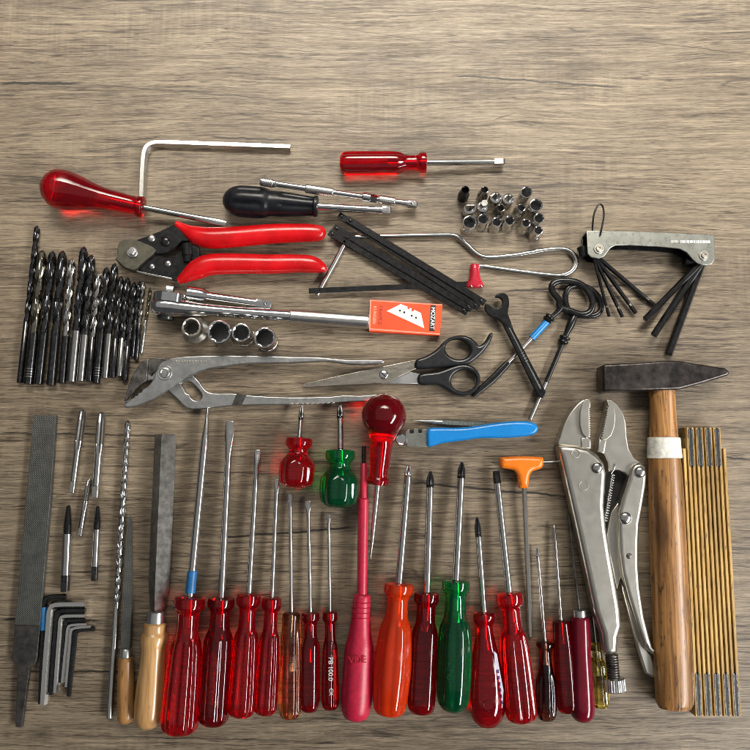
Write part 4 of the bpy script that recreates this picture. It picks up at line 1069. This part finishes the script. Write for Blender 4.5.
# ------------------------------------------------------------------ water pump pliers
def pump_pliers():
    root = thing('water_pump_pliers', 'large worn grey water pump pliers with open slotted jaw', 'pliers', 200, 380)
    def p(x, y): return 110 + x / 4.167, 340 + y / 4.167
    # piece with the upper jaw, the slot and the lower handle
    out = [p(60, 252), p(72, 205), p(92, 150), p(120, 105), p(150, 82), p(172, 78), p(215, 76), p(232, 100), p(262, 150), p(300, 158), p(322, 146), p(345, 148), p(372, 175), p(396, 208), p(430, 222), p(510, 222), p(600, 232), p(750, 238),
           (330, 396.5), (343, 395.2), (360, 395.6), (378, 394.2), (386, 394.6), (386.5, 398), (370, 401), (349, 401.8), (320, 404), (290, 404.6), p(620, 270), p(500, 274), p(425, 284), p(342, 288), p(310, 276), p(285, 250), p(235, 205), p(190, 170), p(150, 172), p(112, 200), p(88, 232), p(70, 262)]
    slot = [p(296, 184), p(318, 170), p(338, 176), p(368, 204), p(384, 230), p(374, 250), p(352, 252), p(336, 240), p(330, 226), p(316, 222), p(308, 204)]
    plate('slotted_arm', [out, slot], .6, 7, M['forged'], root, .9, smooth=2)
    plate('upper_jaw', [[p(60, 252), p(72, 205), p(92, 150), p(120, 105), p(150, 82), p(160, 84), p(152, 168), p(138, 178), p(132, 186), p(122, 188), p(116, 198), p(106, 202), p(98, 214), p(92, 224), p(84, 232), p(72, 250)]], 6, 9.6, M['jaw'], root, .6)
    plate('jaw_face', [[p(160, 78), p(228, 76), p(236, 84), p(204, 112), p(172, 150), p(160, 140)]], 6, 8.4, M['jaw'], root, .4)
    # piece with the lower jaw and the upper handle
    arm = [p(58, 268), p(72, 258), p(90, 244), p(98, 240), p(104, 232), p(112, 230), p(118, 220), p(128, 218), p(134, 206), p(144, 200), p(160, 188), p(180, 160), p(190, 128), p(205, 100), p(232, 82), p(280, 70), p(350, 65), p(450, 63), p(600, 64), (290, 356.4), (320, 357), (345, 359.3), (365, 359.6), (382, 359.6), (383, 363), (365, 364.6), (348, 364.2), (325, 361.4), (290, 363.2), p(600, 98), p(500, 108), p(410, 122), p(340, 146), p(290, 176), p(235, 214), p(180, 248), p(130, 270), p(90, 281), p(62, 280)]
    plate('upper_arm', [arm], 6.6, 13.5, M['forged'], root, 1.3, smooth=2)
    c = V(*p(229, 137), 13.5)
    v, f = loft(c, c + Vector((0, 0, 1)), [(-1, 7.4, 7.4, R), (.9, 7.4, 7.4, R), (1.2, 6.9, 6.9, R), (1.0, 5.4, 5.4, R), (1.1, 5.0, 5.0, R), (2.2, 4.7, 4.7, R), (2.4, 3.6, 3.6, R), (1.9, 3.0, 3.0, R), (1.9, .2, .2, R)], 36, up=Vector((0, 1, 0)))
    link_mesh('pivot_bolt', v, f, M['forged'], root, 30)
    plate('clip', [[p(528, 222), p(570, 228), p(548, 272), p(508, 270)]], 6.8, 7.5, M['file_bare'], root, .3)
    # raised maker's lettering, worn beyond reading
    x = 272
    for w_ in (10, 7, 12, 9, 7, 11, 8, 12, 7, 10, 8, 9):
        plate('raised_mark', [[p(x, 86), p(x + w_ - 3, 85), p(x + w_ - 2, 95), p(x + 1, 96)]], 13.4, 14.0, M['satin'], root, .15)
        x += w_ + 2
    for i in range(9):
        xx = 290 + i * 5.2
        plate('edge_nick', [[(xx, 403.3), (xx + 3.2, 403.0 - i * .1), (xx + 3.4, 404.3 - i * .12), (xx + .4, 404.8 - i * .12)]], 6.6, 7.3, M['satin'], root, .15)
pump_pliers()

# ------------------------------------------------------------------ scissors
def ell(cx, cy, rx, ry, rot, n=28):
    c, s = math.cos(math.radians(rot)), math.sin(math.radians(rot))
    return [(cx + rx * math.cos(t) * c - ry * math.sin(t) * s, cy + rx * math.cos(t) * s + ry * math.sin(t) * c) for t in [2 * math.pi * i / n for i in range(n)]]
def scissors():
    root = thing('scissors', 'half open scissors with black plastic loops and long steel blades', 'scissors', 400, 370)
    plate('blade', [[(302, 385.5), (330, 379.5), (388, 378), (398, 372), (407, 371.5), (421, 374), (421, 383.6), (390, 383.6), (340, 385.6), (304, 387)]], 2.2, 4.2, M['scissor_bright'], root, .3)
    plate('blade', [[(301.8, 386), (304, 383.6), (330, 377.5), (370, 369), (418, 359.2), (419, 367.5), (412, 370.5), (400, 376), (388, 382.8), (350, 385), (303, 387.4)]], 4.3, 6.4, M['scissor'], root, .5)
    tail = [(416, 359.6), (425, 356), (436, 349.5), (444, 341), (451, 336.6), (460, 334.8), (469, 336.2), (476, 341), (479.5, 345), (485, 341), (489.5, 333.5), (492.5, 332.4), (493, 335.5), (490, 343), (484, 351.5), (476, 359), (468, 364), (456, 365.4), (440, 366.8), (417, 368.6)]
    h1 = plate('handle', [tail, ell(458, 349, 12.6, 9.6, 12)], 3, 11.5, M['black_plastic'], root, 3.0, smooth=3, res=3, sharp=60)
    low = [(419, 374), (438, 371), (452, 366), (463, 363.4), (473, 366), (479.5, 373), (480.5, 383), (475, 391.5), (465, 395.6), (454, 394), (445, 388.5), (436, 384.6), (420, 384.6)]
    plate('handle', [low, ell(464, 380.6, 12.6, 10.6, -8)], 2, 9.5, M['black_plastic'], root, 3.0, smooth=3, res=3, sharp=60)
    c = V(383.6, 374.6, 6.4)
    v, f = loft(c, c + Vector((0, 0, 1)), [(-1, 4.3, 4.3, R), (.7, 4.3, 4.3, R), (1.3, 3.5, 3.5, R), (1.4, .2, .2, R)], 28, up=Vector((0, 1, 0)))
    sc = link_mesh('screw', v, f, M['chrome'], root, 40)
    plate('screw_slot', [[(380.6, 372.6), (381.4, 371.9), (386.6, 376.8), (385.8, 377.5)]], 7.82, 7.9, M['inside'], sc, .02)
scissors()

# ------------------------------------------------------------------ open ended spanner
def spanner():
    root = thing('open_end_wrench', 'black open ended wrench lying across the two hooked tools', 'wrench', 515, 345)
    def p(x, y): return 470 + x / 4.836, 265 + y / 4.836
    jaw = [p(72, 198), p(78, 184), p(98, 196), p(114, 208), p(134, 208), p(150, 198), p(158, 182), p(155, 166), p(142, 156), p(122, 152), p(134, 138), p(158, 132), p(178, 142), p(188, 160), p(190, 196), p(184, 236), p(208, 300), p(180, 300), p(140, 262), p(110, 252), p(86, 236), p(74, 214)]
    plate('open_jaw', [jaw], 6.5, 12.5, M['black_steel'], root, 1.0, smooth=2)
    shank = [p(158, 238), p(184, 240), p(215, 320), p(262, 408), p(320, 518), p(368, 612), p(370, 630), p(356, 642), p(338, 640), p(326, 628), p(285, 545), p(232, 435), p(190, 350), p(160, 290)]
    plate('shank', [shank], 7.8, 11.8, M['black_steel'], root, 1.6, res=3)
    plate('shank_highlight', [[p(172, 275), p(179, 274), p(344, 596), p(338, 600)]], 11.7, 12.1, M['drill_grey'], root, .1)  # paler strip that paints a highlight along the black shank
    for i in range(4):
        text('embossing', '1', *p(254 + i * 7, 424 + i * 13), 12.1, 4.5, -60 + 180, M['forged'], root, .12)
spanner()

# ------------------------------------------------------------------ two hooked tools with oval grips
def ring_tools():
    def p(x, y): return 470 + x / 4.836, 265 + y / 4.836
    g = 'oval ringed probing tools'
    root = thing('ringed_probe', 'tool with oval black grip and blue collar, flat dark tip near the scissors', 'probe', 520, 345, g)
    loop = [p(*a) for a in ((436, 205), (430, 168), (400, 130), (396, 100), (420, 80), (465, 76), (515, 84), (560, 112), (588, 158), (592, 200), (575, 230), (535, 238), (485, 222))]
    tube('grip', [(x, y, 7) for x, y in loop], 7, 3.3, M['black_steel'], root, k=5, seg=14, closed=True, rz=.8)
    tube('neck', [p(440, 206) + (7,), p(425, 225) + (6.5,), p(398, 248) + (6,), p(380, 258) + (5.5,)], 6, [3.2, 2.8, 2.4, 3.2], M['black_steel'], root, k=5, seg=14)
    c0, c1 = V(*p(394, 245), 5.8), V(*p(366, 272), 5)
    v, f = loft(c0, c1, [(0, 2.4, 2.4, R), (1, 4.8, 4.8, R), (3, 5.6, 5.6, R), (4.4, 3.6, 3.6, R), (5.4, 5.2, 5.2, R), (7, 4.4, 4.4, R), (8, 3, 3, R)], 24, k=2)
    link_mesh('bead', v, f, M['black_steel'], root, 50)
    tube('collar', [p(372, 275), p(298, 355)], 4.4, 3.5, M['blue'], root, k=1, seg=18)
    tube('rod', [p(300, 350) + (4.2,), p(262, 392) + (3.8,), p(200, 455) + (3,), p(185, 470) + (2.8,)], 4, 2.1, M['shaft'], root, k=2, seg=14)
    tube('flat_tip', [p(200, 455) + (2.8,), p(165, 493) + (2.4,), p(110, 550) + (2.2,), p(50, 602) + (2,), p(14, 636) + (1.8,)], 3, [2.2, 3.4, 3.6, 3.0, 2.0], M['black_steel'], root, k=4, seg=14, rz=.45)
    root = thing('ringed_probe', 'tool with oval black grip and long straight rod reaching under the blue handle', 'probe', 552, 370, g)
    loop = [p(*a) for a in ((498, 238), (545, 246), (600, 244), (630, 222), (634, 180), (612, 142), (575, 112), (520, 96), (478, 110), (462, 150), (470, 205))]
    tube('grip', [(x, y, 3) for x, y in loop], 3, 2.9, M['black_steel'], root, k=5, seg=14, closed=True, rz=.8)
    tube('neck', [p(508, 240) + (3.6,), p(488, 285) + (4,), p(470, 325) + (4.2,), p(458, 352) + (4.2,)], 4, [3.6, 4.2, 3.0, 2.8], M['black_steel'], root, k=4, seg=14)
    c0, c1 = V(*p(462, 342), 4.4), V(*p(444, 388), 4.2)
    v, f = loft(c0, c1, [(0, 2.4, 2.4, R), (1.2, 5.2, 4.2, R), (3, 5.6, 4.2, R), (4.4, 3.4, 3.4, R), (5.8, 5.4, 4.2, R), (7.6, 4.6, 4.1, R), (9.4, 2.6, 2.6, R)], 24, k=2)
    link_mesh('bead', v, f, M['black_steel'], root, 50)
    tube('rod', [p(446, 384), p(368, 568)], 3.4, 2.3, M['black_steel'], root, k=1, seg=14)
    tube('rod_end', [p(370, 562), p(290, 748)], 3.4, 2.2, M['shaft'], root, k=1, seg=14)
ring_tools()

# ------------------------------------------------------------------ glass cutter and scriber
def glass_cutter():
    root = thing('glass_cutter', 'glass cutter with wavy bright blue handle and notched steel head', 'glass cutter', 480, 433)
    def p(x, y): return 400 + x / 3.75, 270 + y / 3.75
    out = [p(103, 597), p(130, 590), p(200, 590), (467, 426.8), (480, 425), (497, 422.4), (515, 420.8), (530, 421.4), (537.5, 425), (538.6, 430), (534, 434.5), (520, 437), (500, 438), (480, 438.2), (465, 440.3), p(190, 645), p(150, 652), p(107, 664), p(100, 640)]
    plate('handle', [out], 5, 15, M['blue'], root, 3.6, smooth=3, res=4, sharp=60)
    head = [(427.5, 447), (407, 446.6), (407, 444), (404, 441), (406, 431), (409.5, 428.8), (409.5, 433.4), (414, 433.6), (414, 428.8), (418.2, 428.8), (418.2, 433.2), (422, 433.2), (422, 429), (428, 429.2)]
    plate('notched_head', [head], 8.5, 12, M['plate_grey'], root, .35)
    for x in (411.7, 420.1):
        plate('notch', [[(x - 2, 429.6), (x + 2, 429.6), (x + 2, 433.3), (x - 2, 433.3)]], 8.6, 9.4, M['inside'], root, .1)
    c = V(401.5, 439.3, 12)
    v, f = loft(c, c + Vector((0, 0, 1)), [(-3, 5.6, 5.6, R), (0, 5.8, 5.8, R), (.6, 5.2, 5.2, R), (.3, 4.4, 4.4, R), (-.6, 4.0, 4.0, R), (-.6, 2.2, 2.2, R), (.8, 2.0, 2.0, R), (1, .2, .2, R)], 32, up=Vector((0, 1, 0)))
    link_mesh('cutting_wheel', v, f, M['chrome'], root, 30)
glass_cutter()
def scriber():
    root = thing('scriber', 'pointed dull steel scriber partly hidden under the blue handle', 'scriber', 450, 422)
    a, b_ = V(412.5, 420.5, 3.2), V(515, 427, 3.2); L = (b_ - a).length
    v, f = loft(a, b_, [(0, .3, .3, R), (16, 2.0, 2.0, R), (22, 2.9, 2.9, R), (24, 2.4, 2.4, R), (30, 3.1, 3.1, R)], 20)
    link_mesh('point', v, f, M['forged'], root, 40)
    v, f = loft(a, b_, [(29.5, 3.2, 3.2, s_poly(6)), (31, 3.5, 3.5, s_poly(6)), (L, 3.5, 3.5, s_poly(6))], 24)
    link_mesh('body', v, f, M['knurl_dark'], root, 30)
scriber()

# ------------------------------------------------------------------ T handle
def t_handle():
    root = thing('t_handle_key', 'orange T handled hex key with long thin steel rod', 'hex key', 524, 470)
    out = [(500.5, 460), (501.5, 457.2), (508, 456.6), (522, 455.9), (536, 456.6), (542.8, 457), (544.4, 459.5), (544.2, 465.5), (541, 469), (534, 471), (530.5, 476), (529.2, 486), (527.5, 488.4), (521, 488.4), (519.5, 486), (518, 476), (515, 470.5), (508, 468.8), (502.5, 468), (500.6, 465)]
    plate('handle', [out], 3.0, 16, M['orange'], root, 4.6, smooth=2, res=4, sharp=60)
    a, b_ = V(524.3, 487, 9), V(530.4, 637, 3); L = (b_ - a).length
    v, f = loft(a, b_, [(0, 2.3, 2.3, s_poly(6)), (L - 6, 2.2, 2.2, s_poly(6)), (L - .5, 2.1, 2.1, s_poly(6)), (L, 1.6, 1.6, s_poly(6))], 24)
    link_mesh('rod', v, f, M['shaft'], root, 25)
    tube('side_rod', [(543, 462.4), (562, 461.4)], 8, 1.3, M['shaft'], root, k=1, seg=12)
t_handle()

# ------------------------------------------------------------------ folding hex key set
def folding_keys():
    root = thing('folding_key_set', 'folding hex key set with grey metal body, black keys fanned out on both ends', 'hex key set', 650, 250)
    def p(x, y): return 550 + x / 3.75, 180 + y / 3.75
    side = [p(138, 190), p(300, 192), p(460, 198), p(612, 206), p(617, 215), p(618, 298), p(606, 316), p(576, 320), p(552, 312), p(536, 298), p(514, 272), p(488, 258), p(420, 250), p(300, 244), p(246, 245), p(228, 254), p(214, 272), p(204, 286), p(184, 294), p(156, 290), p(141, 275)]
    plate('front_side', [side], 18, 20, M['plate_grey'], root, .5)
    rim = [p(138, 190), p(300, 192), p(460, 198), p(612, 206), p(612, 212), p(460, 204), p(300, 198), p(138, 196)]
    plate('spine', [rim], 3, 18.2, M['plate_grey'], root, .3, zref=20)
    plate('back_side', [side], 2, 3.6, M['black_steel'], root, .4, zref=20)
    # blocks of keys folded inside both ends
    for (x, y, s) in ((183, 258, 0), (577, 283, 1)):
        c = V(*p(x, y), 20)
        cc = Vector((c.x, c.y, 3.4))
        v, f = loft(cc, cc + Vector((0, 0, 1)), [(0, 6.5, 6.5, R), (14.4, 6.5, 6.5, R)], 28, up=Vector((0, 1, 0)))
        link_mesh('spacer', v, f, M['black_steel'], root, 35)
        c2 = V(*p(x, y), 20)
        v, f = loft(c2, c2 + Vector((0, 0, 1)), [(-.5, 5.2, 5.2, R), (.7, 5.2, 5.2, R), (1.0, 4.8, 4.8, R), (1.0, 3.6, 3.6, R), (1.9, 3.4, 3.4, R), (2.3, 2.8, 2.8, R), (2.3, 1.5, 1.5, s_poly(6)), (1.2, 1.4, 1.4, s_poly(6)), (1.2, .1, .1, R)], 36, up=Vector((0, 1, 0)))
        link_mesh('bolt', v, f, M['satin'], root, 30)
    tube('key_block', [p(120, 252), p(128, 288)], 9, 5.5, M['black_steel'], root, k=1, seg=14)
    tube('key_block', [p(505, 300), p(560, 310)], 8, 6, M['black_steel'], root, k=1, seg=14)
    # key arms
    for e, r, z in (((222, 512), 1.5, 13), ((272, 514), 1.8, 11), ((323, 500), 2.1, 9), ((394, 473), 2.3, 7)):
        a, b_ = V(*p(158, 272), z), V(*p(*e), z - 4); L = (b_ - a).length
        v, f = loft(a, b_, [(0, r, r, s_poly(6)), (L - 12, r, r, s_poly(6)), (L - 10.6, r * .7, r * .7, R), (L - 9, r * 1.05, r * 1.05, s_poly(6)), (L - .5, r, r, s_poly(6)), (L, r * .7, r * .7, s_poly(6))], 24)
        link_mesh('key', v, f, M['black_steel'], root, 25)
    for e, r, z in (((355, 524), 2.8, 13), ((388, 584), 3.2, 9.5), ((444, 655), 3.8, 5.5)):
        a, b_ = V(*p(574, 300), z), V(*p(*e), z - 1); L = (b_ - a).length
        v, f = loft(a, b_, [(0, r, r, s_poly(6)), (L - .7, r, r, s_poly(6)), (L, r * .8, r * .8, s_poly(6))], 24)
        link_mesh('key', v, f, M['black_steel'], root, 25)
    tube('wire_loop', [p(160, 205) + (18,), p(160, 170) + (20,), p(166, 125) + (20,), p(183, 92) + (20,), p(198, 100) + (20,), p(202, 135) + (20.5,), p(194, 180) + (21,), p(188, 208) + (21,)], 20, .95, M['black_steel'], root, k=5, seg=10)
    # pale maker's stamp, not legible
    x = 455
    for w_ in (5, 3, 6, 2, 0, 0, 4, 9, 3, 8, 10, 6, 3, 7, 6, 9, 5, 8):
        if w_:
            plate('stamp_mark', [[p(x, 220 + x * .012), p(x + w_, 220 + x * .012), p(x + w_, 229 + x * .014), p(x, 228 + x * .014)]], 20.0, 20.08, M['print_white'], root, .01)
        x += w_ + 3
folding_keys()

# ------------------------------------------------------------------ locking pliers
def locking_pliers():
    root = thing('locking_pliers', 'big satin nickel locking pliers with serrated jaws and adjusting screw', 'pliers', 610, 540)
    def a5(x, y): return 540 + x / 5.77, 390 + y / 5.77
    # fixed upper jaw
    plate('fixed_jaw', [[a5(107, 318), a5(113, 272), a5(136, 198), a5(172, 130), a5(218, 76), a5(250, 54), a5(274, 54), a5(274, 95), a5(276, 200), a5(278, 275), a5(280, 330), a5(240, 330)]], 5, 17, M['satin'], root, 1.6, smooth=2)
    tl = [a5(262, 54), a5(288, 54)]
    ty = 100
    while ty < 268:
        tl += [a5(290 + (ty - 100) * .02, ty), a5(280 + (ty - 100) * .02, ty + 6.5)]
        ty += 13
    tl += [a5(292, 272), a5(268, 274), a5(245, 250), a5(232, 200), a5(232, 130), a5(245, 80)]
    plate('fixed_jaw_teeth', [tl], 12, 20.5, M['satin'], root, .35)
    # movable jaw
    plate('moving_jaw', [[a5(388, 56), a5(408, 52), a5(446, 76), a5(482, 126), a5(499, 196), a5(503, 270), a5(515, 340), a5(545, 390), a5(585, 422), a5(600, 470), a5(560, 500), a5(515, 505), a5(490, 480), a5(450, 462), a5(398, 474), a5(392, 420), a5(372, 372), a5(330, 356), a5(334, 285), a5(352, 240), a5(378, 130)]], 4, 16, M['satin'], root, 1.4)
    tr = [a5(387, 56), a5(405, 56), a5(425, 90), a5(435, 150), a5(430, 210), a5(412, 262), a5(385, 284), a5(352, 282)]
    ty = 272
    while ty > 90:
        x = 352 + (272 - ty) * .20
        tr += [a5(x, ty), a5(x + 11, ty - 6.5)]
        ty -= 13
    plate('moving_jaw_teeth', [tr], 12, 19.5, M['satin'], root, .35)
    plate('jaw_tab', [a for a in [[a5(238, 275), a5(294, 278), a5(294, 340), a5(240, 334)]]], 14, 18.2, M['satin'], root, 1)
    plate('jaw_tab', [a for a in [[a5(342, 282), a5(386, 284), a5(372, 370), a5(332, 356)]]], 13, 17.6, M['satin'], root, 1.4)
    # fixed handle shell
    shell = [(558.8, 445.6), (575, 445.6), (588, 448.2), (598, 454.5), (604.5, 463), (607.2, 474), (606.2, 490), (605.2, 506), (607.5, 530), (611, 552), (614.5, 572), (618, 592), (621, 610), (622.4, 627), (619, 638), (618.2, 653.5), (612, 655.5), (604.6, 654), (602.5, 634), (595, 612), (587.5, 576), (577, 528), (567, 484), (560.5, 456)]
    s = plate('fixed_handle', [shell], 3, 24, M['satin'], root, 5.2, res=5, sharp=60)
    for x, y, r in ((575.6, 453.8, 4.6), (583.4, 486, 5.0)):
        plate('spot_weld', [ell(x, y, r, r, 0), ell(x, y, r - .9, r - .9, 0)], 23.9, 24.25, M['satin'], s, .1)
    rivet('rivet', 597, 467.8, 24, 5.4, 3.2, M['shaft'], root, 32)
    # screw with knurled knob
    p0, p1 = V(611.2, 652, 13), V(614.6, 691, 13)
    L = (p1 - p0).length
    st = []
    n = 11
    for i in range(n):
        s0 = 2 + i * 2.3
        st += [(s0, 5.2, 5.2, R), (s0 + .9, 6.1, 6.1, R), (s0 + 1.4, 6.1, 6.1, R)]
    v, f = loft(p0, p1, st, 32); link_mesh('adjusting_screw', v, f, M['jaw'], root, 30)
    kn = s_flute(28, .05)
    v, f = loft(p0, p1, [(L - 12.5, 8.6, 8.6, R), (L - 11.5, 10.4, 10.4, kn), (L - 1.2, 10.6, 10.6, kn), (L, 9.2, 9.2, R)], 112)
    link_mesh('screw_knob', v, f, M['forged'], root, 30)
    # linkage and spring in the gap
    plate('gap_shade_sheet', [[(604, 470), (628, 472), (624, 500), (620, 530), (616, 556), (611, 548), (605, 520)]], 1, 4, M['inside'], root, .3)  # dark sheet added for the shade between the two handles
    plate('toggle_link', [[(606, 540), (611, 512), (620, 500), (625, 512), (624, 545), (622, 575), (617, 590), (612, 565)]], 5, 12, M['satin'], root, 1)
    h0, h1 = V(614.5, 466, 17), V(605.5, 522, 12)
    pts = []
    ax = (h1 - h0); Ls = ax.length; d = ax.normalized(); uu = d.cross(Vector((0, 0, 1))).normalized(); ww = uu.cross(d)
    N_ = 19
    for i in range(N_ * 8 + 1):
        th = 2 * math.pi * i / 8
        pts.append(h0 + d * (8 + (Ls - 8) * i / (N_ * 8)) + uu * 2.0 * math.cos(th) + ww * 2.0 * math.sin(th))
    v, f = tube_geo([h0 + Vector((1, 2, 0)), h0 + d * 4] + pts, .5, 6)
    link_mesh('spring', v, f, M['chrome'], root, 60)
    # lever
    lever = [(631, 470), (634.5, 464.4), (640.5, 462.6), (646, 466.5), (647.4, 474), (646.6, 486), (643, 508), (640, 524), (639, 545), (639, 566), (640.6, 588), (645, 617), (650, 637), (655.6, 656), (652, 654), (643.5, 645), (636, 622), (628.5, 597), (622.4, 573), (619.8, 553), (618.8, 530), (618.8, 512), (624, 494), (629, 479)]
    lv = plate('lever', [lever], 7, 21, M['satin'], root, 3.6, res=4, sharp=60)
    rivet('rivet', 639.8, 472, 21, 5.6, 3.4, M['shaft'], root, 32)
    rivet('rivet', 625.2, 518, 21, 6.0, 3.6, M['shaft'], root, 32)
    rivet('rivet', 629.2, 556, 20.8, 2.8, 1.2, M['jaw'], root, 20)
    plate('release_lever', [[(621.5, 576), (627, 596), (635, 622), (643, 645), (652, 655), (658.4, 679), (653, 678), (645.5, 674), (638, 650), (629, 616), (622, 590)]], 4, 11, M['satin'], root, 2, res=3, sharp=60)
locking_pliers()

# ------------------------------------------------------------------ hammer
def hammer():
    root = thing('hammer', 'dark steel cross peen hammer with worn wooden handle and white tape', 'hammer', 665, 380)
    def p(x, y): return 580 + x / 4.41, 340 + y / 4.41
    plate('head', [[p(103, 112), p(112, 106), p(250, 99), p(370, 90), p(440, 91), p(520, 105), p(640, 122), p(659, 136), p(660, 150), p(652, 157), p(545, 190), p(440, 218), p(300, 222), p(112, 226), p(104, 219)]], 1.5, 25, M['hammer'], root, 2.2, res=2)
    # handle
    z = 13
    a, b_ = V(661.5, 384, z), V(675, 707.5, z); L = (b_ - a).length
    prof = [(0, 12.4), (.02, 12.6), (.12, 13.0), (.2, 14.6), (.32, 16.4), (.5, 17.1), (.7, 17.4), (.92, 17.8), (.985, 17.2), (1, 15)]
    v, f = loft(a, b_, [(t * L, r, r * .78, R) for t, r in prof], 48, k=4)
    link_mesh('handle', v, f, M['hammer_wood'], root, 50)
    d = (b_ - a).normalized()
    v, f = loft(a, b_, [(L * .172, 14.3, 11.3, R), (L * .174, 15.6, 12.5, R), (L * .205, 16.0, 12.8, R), (L * .237, 16.6, 13.3, R), (L * .239, 15.2, 12, R)], 48)
    link_mesh('tape_band', v, f, M['tape'], root, 50)
    plate('wedge_end', [[p(300, 158), p(412, 156), p(414, 224), p(300, 226)]], 2, 14, M['hammer_wood'], root, 1)
hammer()

# ------------------------------------------------------------------ folding rule
def rule():
    root = thing('folding_rule', 'yellow wooden folding rule standing on edge beside the hammer handle', 'folding rule', 710, 600)
    H = 16.0
    for i in range(10):
        f = i / 9
        xt = 684.6 + f * 40.0; xb = 697.2 + f * 42.6
        yt = 448.5 if i in (0, 9) else 427.5
        # run along the line through (xt,449) and (xb,716)
        k = (xb - xt) / (716 - 449)
        top = V(xt + k * (yt - 449), yt, H); bot = V(xb, 716.5, H)
        s = box('slat', top, bot, 2.7, 0.1, H, M['rule_wood'], root)
        if i == 0:
            ex = box('end_slat', V(xt - 2.5 + k * (428 - 449), 428, 3), V(xt + .2 + k * 12, 455, 3), 2.2, .1, 13.6, M['brass'], root)
    def hinge(i, ya, yb):
        for q_ in (0, 1):
            f = (i + .5) / 9; xt = 684.6 + f * 40.0; xb = 697.2 + f * 42.6; k = (xb - xt) / (716 - 449)
            off = (-1.35 if q_ == 0 else 1.35)
            pts = []
            n = 10
            V_, F = [], []
            for j in range(n + 1):
                t = j / n; y = ya + (yb - ya) * t
                bow = math.sin(math.pi * t) * .55
                c = V(xt + k * (y - 449) + off + (-bow if q_ == 0 else bow), y, H)
                wd = .72
                for zz, e in ((.6, 0), (H - .2, 0), (H + .35, .25)):
                    V_.append(Vector((c.x - wd + e, c.y, zz)))
                for zz, e in ((H + .35, .25), (H - .2, 0), (.6, 0)):
                    V_.append(Vector((c.x + wd - e, c.y, zz)))
            for j in range(n):
                for m_ in range(6):
                    m2 = (m_ + 1) % 6
                    F.append((j * 6 + m_, j * 6 + m2, j * 6 + 6 + m2, j * 6 + 6 + m_))
            F.append((5, 4, 3, 2, 1, 0)); F.append(tuple(range(n * 6, n * 6 + 6)))
            link_mesh('hinge_spring', V_, F, M['hinge'], root, 40)
    def gap(i, ya, yb):
        f = (i + .5) / 9; xt = 684.6 + f * 40.0; xb = 697.2 + f * 42.6; k = (xb - xt) / (716 - 449)
        box('hinge_gap_shade', V(xt + k * (ya + 1 - 449), ya + 1, H), V(xt + k * (yb - 1 - 449), yb - 1, H), 5.6, 1, H + .1, M['inside'], root)  # solid dark filler painting the shade between the hinge springs
    for i in (1, 3, 5, 7): gap(i, 428, 467)
    for i in (0, 2, 4, 6, 8): gap(i, 673, 716)
    for i in (1, 3, 5, 7): hinge(i, 428, 467)
    for i in (0, 2, 4, 6, 8): hinge(i, 673, 716.3)
rule()
